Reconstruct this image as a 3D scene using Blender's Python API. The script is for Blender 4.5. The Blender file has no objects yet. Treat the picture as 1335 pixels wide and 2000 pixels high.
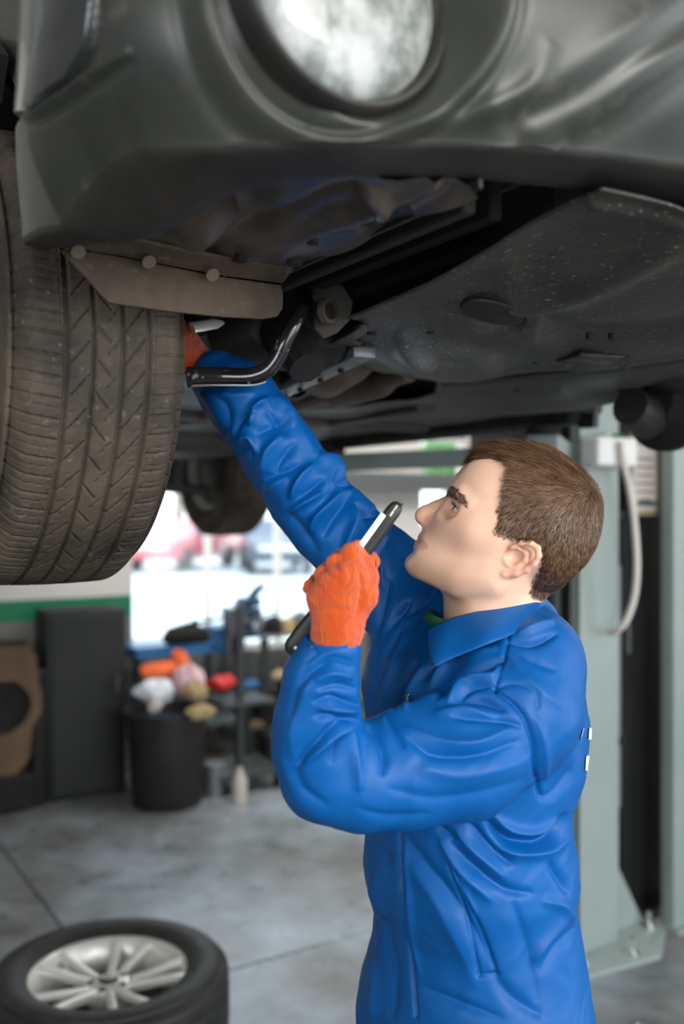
import bpy, bmesh, math, random
import numpy as np
from mathutils import Vector, Matrix
random.seed(7); rng = np.random.default_rng(7)
S = bpy.context.scene
COL = S.collection
PI = math.pi
R_ = math.radians
# ---------------------------------------------------------------- camera
F_PX = 1850.0; CX, CY = 667.5, 1000.0; CAMZ = 1.6
cd = bpy.data.cameras.new('camera'); cam = bpy.data.objects.new('camera', cd); COL.objects.link(cam)
cam.location = (0, 0, CAMZ); cam.rotation_euler = (R_(90), 0, 0)
cd.sensor_fit = 'VERTICAL'; cd.sensor_height = 36.0; cd.lens = F_PX/2000*36
cd.clip_start = 0.05; cd.clip_end = 200
cd.dof.use_dof = True; cd.dof.focus_distance = 1.31; cd.dof.aperture_fstop = 2.1; cd.dof.aperture_blades = 9
S.camera = cam
# ---------------------------------------------------------------- light, exposure
vs = S.view_settings; vs.view_transform = 'Standard'; vs.look = 'None'; vs.gamma = 1; vs.use_curve_mapping = False
vs.exposure = 0.0
w = bpy.data.worlds.new('sky'); S.world = w; w.use_nodes = True
nt = w.node_tree; bg = nt.nodes['Background']
tc = nt.nodes.new('ShaderNodeTexCoord'); sx = nt.nodes.new('ShaderNodeSeparateXYZ'); rp = nt.nodes.new('ShaderNodeValToRGB')
nt.links.new(tc.outputs['Generated'], sx.inputs[0]); nt.links.new(sx.outputs[2], rp.inputs[0])
rp.color_ramp.elements[0].position = 0.0; rp.color_ramp.elements[0].color = (0.92, 0.97, 1.0, 1)
rp.color_ramp.elements[1].position = 0.9; rp.color_ramp.elements[1].color = (0.62, 0.8, 1.0, 1)
nt.links.new(rp.outputs[0], bg.inputs[0]); bg.inputs[1].default_value = 3.9
def area(name, loc, target, size, sizey, power, color):
    l = bpy.data.lights.new(name, 'AREA'); l.shape = 'RECTANGLE'; l.size = size; l.size_y = sizey; l.energy = power; l.color = color
    o = bpy.data.objects.new(name, l); COL.objects.link(o); o.location = loc
    o.rotation_euler = (Vector(target)-Vector(loc)).to_track_quat('-Z', 'Y').to_euler(); return o
area('key_area_light', (2.0, -1.7, 2.7), (0.2, 1.35, 1.35), 1.5, 1.2, 95, (1.0, 0.95, 0.88))  # unseen key light added to brighten the man from the right
area('side_fill_light', (-1.6, -1.9, 1.9), (0.1, 1.4, 1.4), 1.6, 1.4, 46, (0.95, 0.97, 1.0))  # unseen fill light added on the gate side to lift the face
area('wall_fill_light', (-1.1, 4.75, 4.0), (-1.7, 5.4, 1.1), 1.6, .5, 75, (1.0, 0.97, 0.93))  # unseen fill light added to brighten the striped wall
area('rear_fill_light', (1.6, 5.0, 4.1), (1.2, 7.2, 1.2), 2.4, 1.2, 150, (1.0, 0.97, 0.93))  # unseen fill light added to brighten the window-side wall
# ---------------------------------------------------------------- helpers
CA = R_(32.0); CS, SN = math.cos(CA), math.sin(CA)
C0 = (-0.483, 1.51)
def W(u, v, z=0.0):                      # garage/car frame -> world
    return Vector((C0[0]+u*CS-v*SN, C0[1]+u*SN+v*CS, z))
def inv(x, y):
    dx, dy = x-C0[0], y-C0[1]; return dx*CS+dy*SN, -dx*SN+dy*CS
def pd(px, py, d):                       # photo pixel at a depth -> world
    return Vector(((px-CX)/F_PX*d, d, CAMZ-(py-CY)/F_PX*d))
def pz(px, py, z):                       # photo pixel on a height plane -> garage frame (u, v)
    d = (z-CAMZ)/(-(py-CY)/F_PX); return inv((px-CX)/F_PX*d, d)
def mesh_np(name, V, Fq):
    me = bpy.data.meshes.new(name); V = np.asarray(V, np.float32); Fq = np.asarray(Fq, np.int32)
    n = Fq.shape[1]
    me.vertices.add(len(V)); me.vertices.foreach_set('co', V.ravel())
    me.loops.add(Fq.size); me.loops.foreach_set('vertex_index', Fq.ravel())
    me.polygons.add(len(Fq)); me.polygons.foreach_set('loop_start', np.arange(0, Fq.size, n, dtype=np.int32))
    me.polygons.foreach_set('use_smooth', np.ones(len(Fq), bool)); me.update(calc_edges=True); me.validate(); return me
def link(name, me, m=None, parent=None):
    o = bpy.data.objects.new(name, me); COL.objects.link(o)
    if m is not None:
        me.materials.clear(); me.materials.append(m)
    if parent is not None: o.parent = parent
    return o
def tag(o, label=None, cat=None, group=None, kind=None):
    if label: o['label'] = label
    if cat: o['category'] = cat
    if group: o['group'] = group
    if kind: o['kind'] = kind
    return o
def empty(name, loc=(0, 0, 0), rz=0.0, label=None, cat=None, group=None):
    o = bpy.data.objects.new(name, None); COL.objects.link(o); o.location = loc; o.rotation_euler = (0, 0, rz); o.empty_display_size = .1
    return tag(o, label, cat, group)
class MB:
    """collects shapes into one mesh"""
    def __init__(s): s.v = []; s.f = []
    def add(s, vs, fs):
        n = len(s.v); s.v += [tuple(p) for p in vs]; s.f += [tuple(i+n for i in q) for q in fs]; return s
    def box(s, c, d, M=None, b=0.0):
        hx, hy, hz = d[0]/2, d[1]/2, d[2]/2
        if b <= 0:
            P = [Vector((x, y, z)) for z in (-hz, hz) for x, y in ((-hx, -hy), (hx, -hy), (hx, hy), (-hx, hy))]
            Q = [(3, 2, 1, 0), (4, 5, 6, 7), (0, 1, 5, 4), (1, 2, 6, 5), (2, 3, 7, 6), (3, 0, 4, 7)]
        else:
            P = []; rings = [(-hz, b), (-hz+b, 0), (hz-b, 0), (hz, b)]
            for z, i in rings:
                e = b if i == 0 else 0
                x1, y1 = hx-i, hy-i; k = b*.999 if i == 0 else b*.5
                for x, y in ((-x1+k, -y1), (x1-k, -y1), (x1, -y1+k), (x1, y1-k), (x1-k, y1), (-x1+k, y1), (-x1, y1-k), (-x1, -y1+k)):
                    P.append(Vector((x, y, z)))
            Q = [tuple(range(7, -1, -1)), tuple(range(24, 32))]
            for r in range(3):
                for i in range(8): j = (i+1) % 8; Q.append((r*8+i, r*8+j, r*8+8+j, r*8+8+i))
        M = M or Matrix()
        return s.add([M @ p + Vector(c) for p in P], Q)
    def loft(s, rings, cap=True, close=True):
        n = len(rings[0]); P = [p for r in rings for p in r]; Q = []
        for a in range(len(rings)-1):
            for i in range(n if close else n-1):
                j = (i+1) % n; Q.append((a*n+i, a*n+j, (a+1)*n+j, (a+1)*n+i))
        if cap and close: Q.append(tuple(range(n-1, -1, -1))); Q.append(tuple(range((len(rings)-1)*n, len(rings)*n)))
        return s.add(P, Q)
    def tube(s, pts, r, n=12, cap=True, flat=1.0, up=None):
        pts = [Vector(p) for p in pts]; rs = r if isinstance(r, (list, tuple)) else [r]*len(pts); rings = []
        u0 = Vector(up) if up else None
        for i, p in enumerate(pts):
            t = (pts[min(i+1, len(pts)-1)]-pts[max(i-1, 0)]).normalized()
            if u0 is None: u0 = t.orthogonal()
            a = (u0-t*u0.dot(t)).normalized(); b = t.cross(a); u0 = a
            rings.append([p+(a*math.cos(q)+b*math.sin(q)*flat)*rs[i] for q in [2*PI*k/n for k in range(n)]])
        return s.loft(rings, cap)
    def lathe(s, prof, M=None, n=32, closed=False):
        """profile of (r, z) about z; M places it"""
        M = M or Matrix(); P = []; Q = []; m = len(prof)
        for k in range(n):
            a = 2*PI*k/n
            for r, z in prof: P.append(M @ Vector((r*math.cos(a), r*math.sin(a), z)))
        for k in range(n):
            k2 = (k+1) % n
            for i in range(m if closed else m-1):
                j = (i+1) % m; Q.append((k*m+i, k2*m+i, k2*m+j, k*m+j))
        return s.add(P, Q)
    def prism(s, pts, off):
        """polygon of 3d points extruded by vector off"""
        n = len(pts); off = Vector(off); P = [Vector(p) for p in pts]+[Vector(p)+off for p in pts]
        Q = [tuple(range(n-1, -1, -1)), tuple(range(n, 2*n))]+[(i, (i+1) % n, n+(i+1) % n, n+i) for i in range(n)]
        return s.add(P, Q)
    def build(s, name, m, parent=None, smooth=False, bevel=0.0, seg=2, weld=False):
        me = bpy.data.meshes.new(name); me.from_pydata([tuple(p) for p in s.v], [], s.f)
        bm = bmesh.new(); bm.from_mesh(me)
        if weld: bmesh.ops.remove_doubles(bm, verts=bm.verts, dist=1e-5)
        bmesh.ops.recalc_face_normals(bm, faces=bm.faces)
        if bevel > 0:
            es = [e for e in bm.edges if len(e.link_faces) == 2 and e.calc_face_angle(0) > .6]
            bmesh.ops.bevel(bm, geom=es, offset=bevel, segments=seg, affect='EDGES', profile=.5)
        bm.to_mesh(me); bm.free()
        if smooth or bevel > 0:
            me.polygons.foreach_set('use_smooth', [True]*len(me.polygons))
            try: me.set_sharp_from_angle(angle=R_(38))
            except Exception: pass
        return link(name, me, m, parent)
def catmull(pts, n=8):
    P = [Vector(p) for p in pts]; P = [P[0]*2-P[1]]+P+[P[-1]*2-P[-2]]; out = []
    for i in range(1, len(P)-2):
        for k in range(n):
            t = k/n; a, b, c, d = P[i-1], P[i], P[i+1], P[i+2]
            out.append(.5*((2*b)+(c-a)*t+(2*a-5*b+4*c-d)*t*t+(3*b-a-3*c+d)*t**3))
    out.append(P[-2]); return out
# ---------------------------------------------------------------- materials
def mat(name, c, rough=.5, metal=0.0, c2=None, scale=6.0, bump=0.0, bscale=None, speck=None, spscale=60, sheen=0, spec=.5, emit=None, es=0, thr=(.35, .65), coat=0, trans=0, rvar=0.0, stretch=None, alpha=None, sss=0, ior=None):
    m = bpy.data.materials.new(name); m.use_nodes = True; N = m.node_tree.nodes; Lk = m.node_tree.links
    b = N['Principled BSDF']; b.inputs['Roughness'].default_value = rough; b.inputs['Metallic'].default_value = metal
    b.inputs['Base Color'].default_value = (*c, 1); b.inputs['Specular IOR Level'].default_value = spec
    if sheen: b.inputs['Sheen Weight'].default_value = sheen; b.inputs['Sheen Roughness'].default_value = .4
    if coat: b.inputs['Coat Weight'].default_value = coat; b.inputs['Coat Roughness'].default_value = .08
    if trans: b.inputs['Transmission Weight'].default_value = trans
    if ior: b.inputs['IOR'].default_value = ior
    if sss: b.inputs['Subsurface Weight'].default_value = sss; b.inputs['Subsurface Radius'].default_value = (1, .35, .2); b.inputs['Subsurface Scale'].default_value = .008
    if emit: b.inputs['Emission Color'].default_value = (*emit, 1); b.inputs['Emission Strength'].default_value = es
    t = N.new('ShaderNodeTexCoord'); src = t.outputs['Object']
    if stretch:
        mp = N.new('ShaderNodeMapping'); mp.inputs['Scale'].default_value = stretch; Lk.new(src, mp.inputs[0]); src = mp.outputs[0]
    def noise(sc, det=5, rg=.6):
        n = N.new('ShaderNodeTexNoise'); n.inputs['Scale'].default_value = sc; n.inputs['Detail'].default_value = det; n.inputs['Roughness'].default_value = rg
        Lk.new(src, n.inputs['Vector']); return n
    colout = None
    if c2:
        n = noise(scale); r = N.new('ShaderNodeValToRGB'); r.color_ramp.elements[0].position = thr[0]; r.color_ramp.elements[1].position = thr[1]
        r.color_ramp.elements[0].color = (*c, 1); r.color_ramp.elements[1].color = (*c2, 1); Lk.new(n.outputs['Fac'], r.inputs[0]); colout = r.outputs[0]
        if rvar:
            mr = N.new('ShaderNodeMapRange'); mr.inputs['To Min'].default_value = rough-rvar; mr.inputs['To Max'].default_value = rough+rvar
            mr.inputs['From Min'].default_value = .3; mr.inputs['From Max'].default_value = .7
            Lk.new(n.outputs['Fac'], mr.inputs[0]); Lk.new(mr.outputs[0], b.inputs['Roughness'])
    if speck:
        n = noise(spscale, 3, .5); r = N.new('ShaderNodeValToRGB'); r.color_ramp.elements[0].position = .62; r.color_ramp.elements[1].position = .72
        Lk.new(n.outputs['Fac'], r.inputs[0]); mx = N.new('ShaderNodeMix'); mx.data_type = 'RGBA'
        Lk.new(r.outputs[0], mx.inputs[0]); mx.inputs[6].default_value = (*c, 1); mx.inputs[7].default_value = (*speck, 1)
        if colout: Lk.new(colout, mx.inputs[6])
        colout = mx.outputs[2]
    if colout: Lk.new(colout, b.inputs['Base Color'])
    if bump:
        n = noise(bscale or scale*4, 6, .6); bp = N.new('ShaderNodeBump'); bp.inputs['Strength'].default_value = bump; bp.inputs['Distance'].default_value = .004
        Lk.new(n.outputs['Fac'], bp.inputs['Height']); Lk.new(bp.outputs[0], b.inputs['Normal'])
    return m
M = {}
M['tyre'] = mat('tyre_rubber', (.028, .023, .018), .72, c2=(.100, .080, .058), scale=7, bump=.35, bscale=120, speck=(.10, .085, .065), spscale=90, spec=.35)
M['tyre2'] = mat('clean_tyre_rubber', (.012, .012, .012), .55, c2=(.03, .028, .026), scale=9, bump=.2, bscale=90)
M['bumper'] = mat('bumper_paint', (.026, .030, .026), .42, c2=(.044, .047, .038), scale=5, bump=.04, bscale=60, speck=(.075, .07, .055), spscale=26, spec=.5, rvar=.07)
M['plastic'] = mat('black_plastic', (.010, .010, .010), .55, c2=(.03, .027, .023), scale=9, bump=.2, bscale=60)
M['deflector'] = mat('dusty_plastic', (.030, .021, .014), .75, c2=(.088, .060, .036), scale=8, bump=.4, bscale=90, speck=(.11, .08, .055), spscale=80)
M['under'] = mat('undertray_plastic', (.013, .0125, .012), .55, c2=(.055, .047, .040), scale=4.5, bump=.25, bscale=50, speck=(.12, .105, .09), spscale=70, rvar=.12)
M['pan'] = mat('dusty_steel_pan', (.016, .014, .012), .50, c2=(.055, .050, .045), scale=9, bump=.25, bscale=90, speck=(.20, .19, .18), spscale=130, rvar=.1)
M['rail'] = mat('galvanised_rail', (.12, .135, .155), .42, .3, c2=(.24, .25, .27), scale=10, bump=.25, bscale=70, speck=(.16, .08, .04), spscale=30)
M['shield'] = mat('splash_shield_paint', (.036, .029, .026), .28, c2=(.14, .115, .10), scale=6, bump=.25, bscale=40, speck=(.05, .048, .075), spscale=18)
M['gloss'] = mat('gloss_black_paint', (.006, .006, .008), .16, c2=(.02, .02, .022), scale=12, bump=.1, bscale=60, coat=.6, speck=(.25, .25, .26), spscale=60)
M['rust'] = mat('rusty_steel', (.07, .048, .036), .6, .2, c2=(.17, .13, .105), scale=8, bump=.4)
M['dark'] = mat('dark_cavity', (.006, .006, .006), .8, c2=(.014, .012, .011), scale=10, bump=.2)
M['cast'] = mat('cast_aluminium', (.18, .18, .18), .45, .7, c2=(.35, .35, .35), scale=10, bump=.3)
M['alloy'] = mat('silver_alloy', (.74, .72, .67), .30, .35, c2=(.82, .80, .76), scale=8)
M['chrome'] = mat('bright_chrome', (.8, .8, .8), .12, 1.0)
M['lens'] = mat('fog_lens', (.16, .18, .17), .35, 0, c2=(.42, .44, .43), scale=26, bump=.6, bscale=40, coat=.5, thr=(.4, .6))
M['glass'] = mat('clear_glass', (.9, .95, .95), .05, 0, trans=1.0, ior=1.45)
M['blue'] = mat('blue_twill', (.0003, .086, .32), .46, c2=(.0003, .102, .37), scale=3, bump=.08, bscale=700, spec=.28)
M['stitch'] = mat('seam_thread', (.004, .09, .36), .7)
M['skin'] = mat('skin', (.80, .50, .35), .42, c2=(.85, .57, .42), scale=14, bump=.06, bscale=300, sss=.25, spec=.4)
M['lip'] = mat('lip_skin', (.48, .17, .13), .4, sss=.2)
M['hair'] = mat('brown_hair', (.050, .023, .010), .45, c2=(.17, .088, .042), scale=55, spec=.5)
M['hairbase'] = mat('hair_roots', (.030, .014, .007), .8, c2=(.055, .028, .014), scale=60)
M['brow'] = mat('eyebrow_hair', (.045, .022, .012), .7)
M['eye'] = mat('eye_white', (.75, .72, .68), .12, coat=.5)
M['iris'] = mat('grey_iris', (.07, .075, .07), .15)
M['glove'] = mat('orange_knit', (.96, .135, .010), .85, c2=(.90, .105, .006), scale=30, sheen=.3, spec=.2)
M['yellow'] = mat('yellow_cuff_edge', (.9, .45, .03), .8)
M['lamp'] = mat('black_lamp_body', (.010, .010, .011), .42, bump=.12, bscale=300)
M['led'] = mat('lit_led_strip', (1, 1, 1), .4, emit=(.93, .96, 1.0), es=9.0)
M['green'] = mat('green_shirt', (.01, .12, .04), .8)
M['white'] = mat('white_plastic', (.80, .79, .76), .4)
M['post'] = mat('grey_green_lift_paint', (.27, .33, .315), .42, c2=(.32, .38, .365), scale=2, bump=.05, spec=.5)
M['postd'] = mat('dark_lift_steel', (.035, .045, .045), .5, c2=(.05, .06, .06))
M['hose'] = mat('white_hose', (.66, .62, .56), .5)
M['paper'] = mat('sheet_paper', (.52, .47, .42), .7)
M['ink'] = mat('printed_ink', (.12, .10, .10), .8)
M['cab'] = mat('dark_cabinet_paint', (.008, .0095, .010), .6, c2=(.012, .014, .014), scale=3)
M['card'] = mat('brown_board', (.11, .065, .034), .8, c2=(.16, .10, .055), scale=5, bump=.2)
M['wood'] = mat('worn_wood', (.25, .19, .13), .7, c2=(.35, .28, .2), scale=8)
M['bench'] = mat('pale_bench_top', (.60, .62, .62), .5)
M['bin'] = mat('dark_bin_plastic', (.010, .007, .0065), .55, c2=(.017, .013, .012))
M['orange'] = mat('orange_cloth', (.95, .18, .06), .8)
M['pink'] = mat('pink_cloth', (.75, .5, .55), .8)
M['wcloth'] = mat('white_cloth', (.80, .84, .92), .8)
M['tan'] = mat('tan_cloth', (.45, .33, .17), .8)
M['red'] = mat('red_plastic', (.62, .02, .02), .4)
M['bluep'] = mat('blue_plastic', (.03, .17, .42), .45)
M['dblue'] = mat('dark_blue_steel', (.02, .05, .11), .4)
M['grey'] = mat('grey_metal', (.18, .19, .21), .45, .4)
M['leaf'] = mat('leaves', (.10, .26, .06), .7, c2=(.2, .42, .1), scale=9)
M['bark'] = mat('bark', (.12, .08, .05), .9)
M['carwhite'] = mat('white_car_paint', (.75, .76, .78), .25, coat=.5)
M['carred'] = mat('red_car_paint', (.62, .14, .16), .25, coat=.5)
M['cardark'] = mat('dark_car_paint', (.06, .07, .10), .25, coat=.5)
M['carglass'] = mat('dark_car_glass', (.08, .1, .12), .1)
M['beam'] = mat('grey_beam_paint', (.09, .10, .105), .5)
M['wallw'] = mat('white_wall_paint', (.66, .64, .61), .7)
def knit(m, scale, dist):
    """ribbed knit relief"""
    N = m.node_tree.nodes; Lk = m.node_tree.links; b = N['Principled BSDF']
    t = N.new('ShaderNodeTexCoord'); mp = N.new('ShaderNodeMapping'); mp.inputs['Rotation'].default_value = (0, R_(8), 0)
    Lk.new(t.outputs['Object'], mp.inputs[0])
    wv = N.new('ShaderNodeTexWave'); wv.inputs['Scale'].default_value = scale; wv.inputs['Distortion'].default_value = 3.5; wv.inputs['Detail'].default_value = 2; wv.inputs['Detail Scale'].default_value = .35
    wv.bands_direction = 'X'; Lk.new(mp.outputs[0], wv.inputs[0])
    wz = N.new('ShaderNodeTexWave'); wz.inputs['Scale'].default_value = scale*1.3; wz.bands_direction = 'Z'; wz.inputs['Distortion'].default_value = 2; Lk.new(mp.outputs[0], wz.inputs[0])
    ad = N.new('ShaderNodeMath'); ad.operation = 'MULTIPLY_ADD'; ad.inputs[1].default_value = .45; Lk.new(wz.outputs['Fac'], ad.inputs[0]); Lk.new(wv.outputs['Fac'], ad.inputs[2])
    bp = N.new('ShaderNodeBump'); bp.inputs['Strength'].default_value = 1.0; bp.inputs['Distance'].default_value = dist
    Lk.new(ad.outputs[0], bp.inputs['Height']); Lk.new(bp.outputs[0], b.inputs['Normal'])
knit(M['glove'], 105, .0022)
def band_wall():
    """painted wall: white above, green line, grey below (paint bands at fixed heights)"""
    m = bpy.data.materials.new('banded_wall_paint'); m.use_nodes = True; N = m.node_tree.nodes; Lk = m.node_tree.links; b = N['Principled BSDF']; b.inputs['Roughness'].default_value = .6
    t = N.new('ShaderNodeTexCoord'); s = N.new('ShaderNodeSeparateXYZ'); Lk.new(t.outputs['Object'], s.inputs[0])
    mr = N.new('ShaderNodeMath'); mr.operation = 'DIVIDE'; mr.inputs[1].default_value = 4.0; Lk.new(s.outputs[2], mr.inputs[0])
    r = N.new('ShaderNodeValToRGB'); r.color_ramp.interpolation = 'CONSTANT'; e = r.color_ramp.elements
    e[0].position = 0; e[0].color = (.15, .15, .14, 1); e[1].position = .962/4; e[1].color = (.0, .17, .07, 1)
    x = e.new(1.088/4); x.color = (.62, .60, .57, 1)
    Lk.new(mr.outputs[0], r.inputs[0]); Lk.new(r.outputs[0], b.inputs['Base Color']); return m
M['band'] = band_wall()
M['hlamp'] = mat('headlamp_cover', (.016, .019, .022), .22, c2=(.03, .034, .038), scale=5, coat=.4)
def floor_mat():
    m = bpy.data.materials.new('polished_concrete'); m.use_nodes = True; N = m.node_tree.nodes; Lk = m.node_tree.links; b = N['Principled BSDF']
    t = N.new('ShaderNodeTexCoord')
    def nz(sc, d=6, rg=.6):
        n = N.new('ShaderNodeTexNoise'); n.inputs['Scale'].default_value = sc; n.inputs['Detail'].default_value = d; n.inputs['Roughness'].default_value = rg; Lk.new(t.outputs['Object'], n.inputs[0]); return n
    n1 = nz(1.3); r1 = N.new('ShaderNodeValToRGB'); r1.color_ramp.elements[0].position = .36; r1.color_ramp.elements[1].position = .62
    r1.color_ramp.elements[0].color = (.15, .140, .125, 1); r1.color_ramp.elements[1].color = (.315, .355, .385, 1); Lk.new(n1.outputs['Fac'], r1.inputs[0])
    n2 = nz(7, 8, .7); r2 = N.new('ShaderNodeValToRGB'); r2.color_ramp.elements[0].position = .3; r2.color_ramp.elements[1].position = .7
    r2.color_ramp.elements[0].color = (.62, .60, .58, 1); r2.color_ramp.elements[1].color = (1.15, 1.15, 1.15, 1); Lk.new(n2.outputs['Fac'], r2.inputs[0])
    mx = N.new('ShaderNodeMix'); mx.data_type = 'RGBA'; mx.blend_type = 'MULTIPLY'; mx.inputs[0].default_value = 1; Lk.new(r1.outputs[0], mx.inputs[6]); Lk.new(r2.outputs[0], mx.inputs[7]); Lk.new(mx.outputs[2], b.inputs['Base Color'])
    mr = N.new('ShaderNodeMapRange'); mr.inputs['From Min'].default_value = .3; mr.inputs['From Max'].default_value = .7; mr.inputs['To Min'].default_value = .22; mr.inputs['To Max'].default_value = .46; Lk.new(n2.outputs['Fac'], mr.inputs[0]); Lk.new(mr.outputs[0], b.inputs['Roughness'])
    b.inputs['Specular IOR Level'].default_value = .7
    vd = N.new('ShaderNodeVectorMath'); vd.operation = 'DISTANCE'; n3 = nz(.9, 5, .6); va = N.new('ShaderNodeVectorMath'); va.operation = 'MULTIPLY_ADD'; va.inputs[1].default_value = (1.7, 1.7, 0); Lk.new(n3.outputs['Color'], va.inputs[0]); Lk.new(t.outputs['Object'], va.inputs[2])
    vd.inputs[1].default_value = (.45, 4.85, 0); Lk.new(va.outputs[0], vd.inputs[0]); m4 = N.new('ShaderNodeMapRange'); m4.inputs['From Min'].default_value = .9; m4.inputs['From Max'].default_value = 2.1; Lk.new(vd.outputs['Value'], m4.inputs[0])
    mz = N.new('ShaderNodeMix'); mz.data_type = 'RGBA'; Lk.new(m4.outputs[0], mz.inputs[0]); mz.inputs[6].default_value = (1.28, 1.38, 1.48, 1); mz.inputs[7].default_value = (.62, .55, .48, 1)  # window glare painted in as a bluish patch, dirt and shade as brown around
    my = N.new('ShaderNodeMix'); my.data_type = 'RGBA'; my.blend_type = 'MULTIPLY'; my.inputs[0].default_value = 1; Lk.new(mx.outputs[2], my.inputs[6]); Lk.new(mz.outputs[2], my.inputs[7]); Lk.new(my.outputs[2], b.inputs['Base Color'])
    bp = N.new('ShaderNodeBump'); bp.inputs['Strength'].default_value = .15; bp.inputs['Distance'].default_value = .004; Lk.new(n2.outputs['Fac'], bp.inputs['Height']); Lk.new(bp.outputs[0], b.inputs['Normal'])
    return m
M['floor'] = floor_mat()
# ---------------------------------------------------------------- signed distance fields
def smin(a, b, k):
    if k <= 0: return np.minimum(a, b)
    h = np.clip(.5+.5*(b-a)/k, 0, 1); return b+(a-b)*h-k*h*(1-h)
def smax(a, b, k): return -smin(-a, -b, k)
class Field:
    def __init__(s, lo, hi, h, big=.08):
        s.lo = np.array(lo, float); s.h = h; s.n = np.ceil((np.array(hi)-s.lo)/h).astype(int)+1
        s.F = np.full(s.n, big, np.float32); s.big = big
        s.ax = [(s.lo[i]+h*np.arange(s.n[i])).astype(np.float32) for i in range(3)]
    def sl(s, lo, hi):
        a = np.clip(((np.array(lo, float)-s.lo)/s.h).astype(int), 0, s.n-1); b = np.clip(((np.array(hi, float)-s.lo)/s.h).astype(int)+2, 1, s.n)
        sl = tuple(slice(a[i], b[i]) for i in range(3))
        return sl, s.ax[0][sl[0]][:, None, None], s.ax[1][sl[1]][None, :, None], s.ax[2][sl[2]][None, None, :]
    def add(s, fn, lo, hi, k=.02, op='add'):
        m = .05; sl, X, Y, Z = s.sl(np.array(lo, float)-m, np.array(hi, float)+m); d = fn(X, Y, Z).astype(np.float32)
        s.F[sl] = smin(s.F[sl], d, k) if op == 'add' else smax(s.F[sl], -d if op == 'sub' else d, k)
    def cap(s, a, b, ra, rb, k=.02, op='add'):
        a = np.array(a, float); b = np.array(b, float); r = max(ra, rb)
        s.add(lambda X, Y, Z: capd(X, Y, Z, a, b, ra, rb), np.minimum(a, b)-r, np.maximum(a, b)+r, k, op)
    def chain(s, pts, rs, k=.01, op='add'):
        for i in range(len(pts)-1): s.cap(pts[i], pts[i+1], rs[i], rs[i+1], k, op)
    def ell(s, c, r, k=.02, op='add', rot=None):
        c = np.array(c, float); r = np.array(r, float); R = np.array(rot) if rot is not None else np.eye(3); m = r.max()
        def fn(X, Y, Z):
            x, y, z = X-c[0], Y-c[1], Z-c[2]
            p = [R[i][0]*x+R[i][1]*y+R[i][2]*z for i in range(3)]
            k0 = np.sqrt(sum((p[i]/r[i])**2 for i in range(3)))+1e-6; k1 = np.sqrt(sum((p[i]/r[i]**2)**2 for i in range(3)))+1e-6
            return k0*(k0-1)/k1
        s.add(fn, c-m, c+m, k, op)
def capd(X, Y, Z, a, b, ra, rb):
    ba = b-a; bb = float(ba@ba)+1e-12
    t = np.clip(((X-a[0])*ba[0]+(Y-a[1])*ba[1]+(Z-a[2])*ba[2])/bb, 0, 1)
    return np.sqrt((X-a[0]-t*ba[0])**2+(Y-a[1]-t*ba[1])**2+(Z-a[2]-t*ba[2])**2)-(ra+(rb-ra)*t)
def nets(F, lo, h):
    s = F < 0; nx, ny, nz = F.shape
    cnt = np.zeros((nx-1, ny-1, nz-1), np.uint8)
    for i in (0, 1):
        for j in (0, 1):
            for k in (0, 1): cnt += s[i:nx-1+i, j:ny-1+j, k:nz-1+k]
    idx = np.argwhere((cnt > 0) & (cnt < 8)); I, J, K = idx.T
    acc = np.zeros((len(idx), 3)); num = np.zeros(len(idx))
    co = [(i, j, k) for i in (0, 1) for j in (0, 1) for k in (0, 1)]
    for a in co:
        for b in co:
            if sum(b)-sum(a) == 1 and all(b[q] >= a[q] for q in range(3)):
                fa = F[I+a[0], J+a[1], K+a[2]]; fb = F[I+b[0], J+b[1], K+b[2]]; m = (fa < 0) != (fb < 0)
                t = np.where(m, fa/np.where(m, fa-fb, 1), 0)
                for q in range(3): acc[:, q] += np.where(m, a[q]+(b[q]-a[q])*t, 0)
                num += m
    V = idx+acc/num[:, None]; V = np.array(lo)+V*h
    vi = np.full((nx-1, ny-1, nz-1), -1, np.int32); vi[I, J, K] = np.arange(len(idx)); Q = []
    for ax in range(3):
        o1, o2 = [(1, 2), (2, 0), (0, 1)][ax]
        sa = [slice(0, -1)]*3; sa = [slice(1, n-1) for n in F.shape]; sb = list(sa); sa[ax] = slice(0, F.shape[ax]-1); sb[ax] = slice(1, F.shape[ax])
        A, B = s[tuple(sa)], s[tuple(sb)]; e = np.argwhere(A != B)
        if len(e) == 0: continue
        inn = A[tuple(e.T)]
        base = e.copy()
        for q in range(3):
            if q != ax: base[:, q] += 1
        def g(d1, d2):
            b = base.copy(); b[:, o1] += d1; b[:, o2] += d2; return vi[b[:, 0], b[:, 1], b[:, 2]]
        q4 = np.stack([g(-1, -1), g(0, -1), g(0, 0), g(-1, 0)], 1)
        q4[~inn] = q4[~inn][:, ::-1]; Q.append(q4)
    Q = np.concatenate(Q); Q = Q[(Q >= 0).all(1)]; return V, Q
def vnormals(V, Q):
    n = np.cross(V[Q[:, 2]]-V[Q[:, 0]], V[Q[:, 3]]-V[Q[:, 1]]); N = np.zeros_like(V)
    for i in range(4):
        for c in range(3): N[:, c] += np.bincount(Q[:, i], n[:, c], len(V))
    return N/(np.linalg.norm(N, axis=1, keepdims=True)+1e-12)
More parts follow.
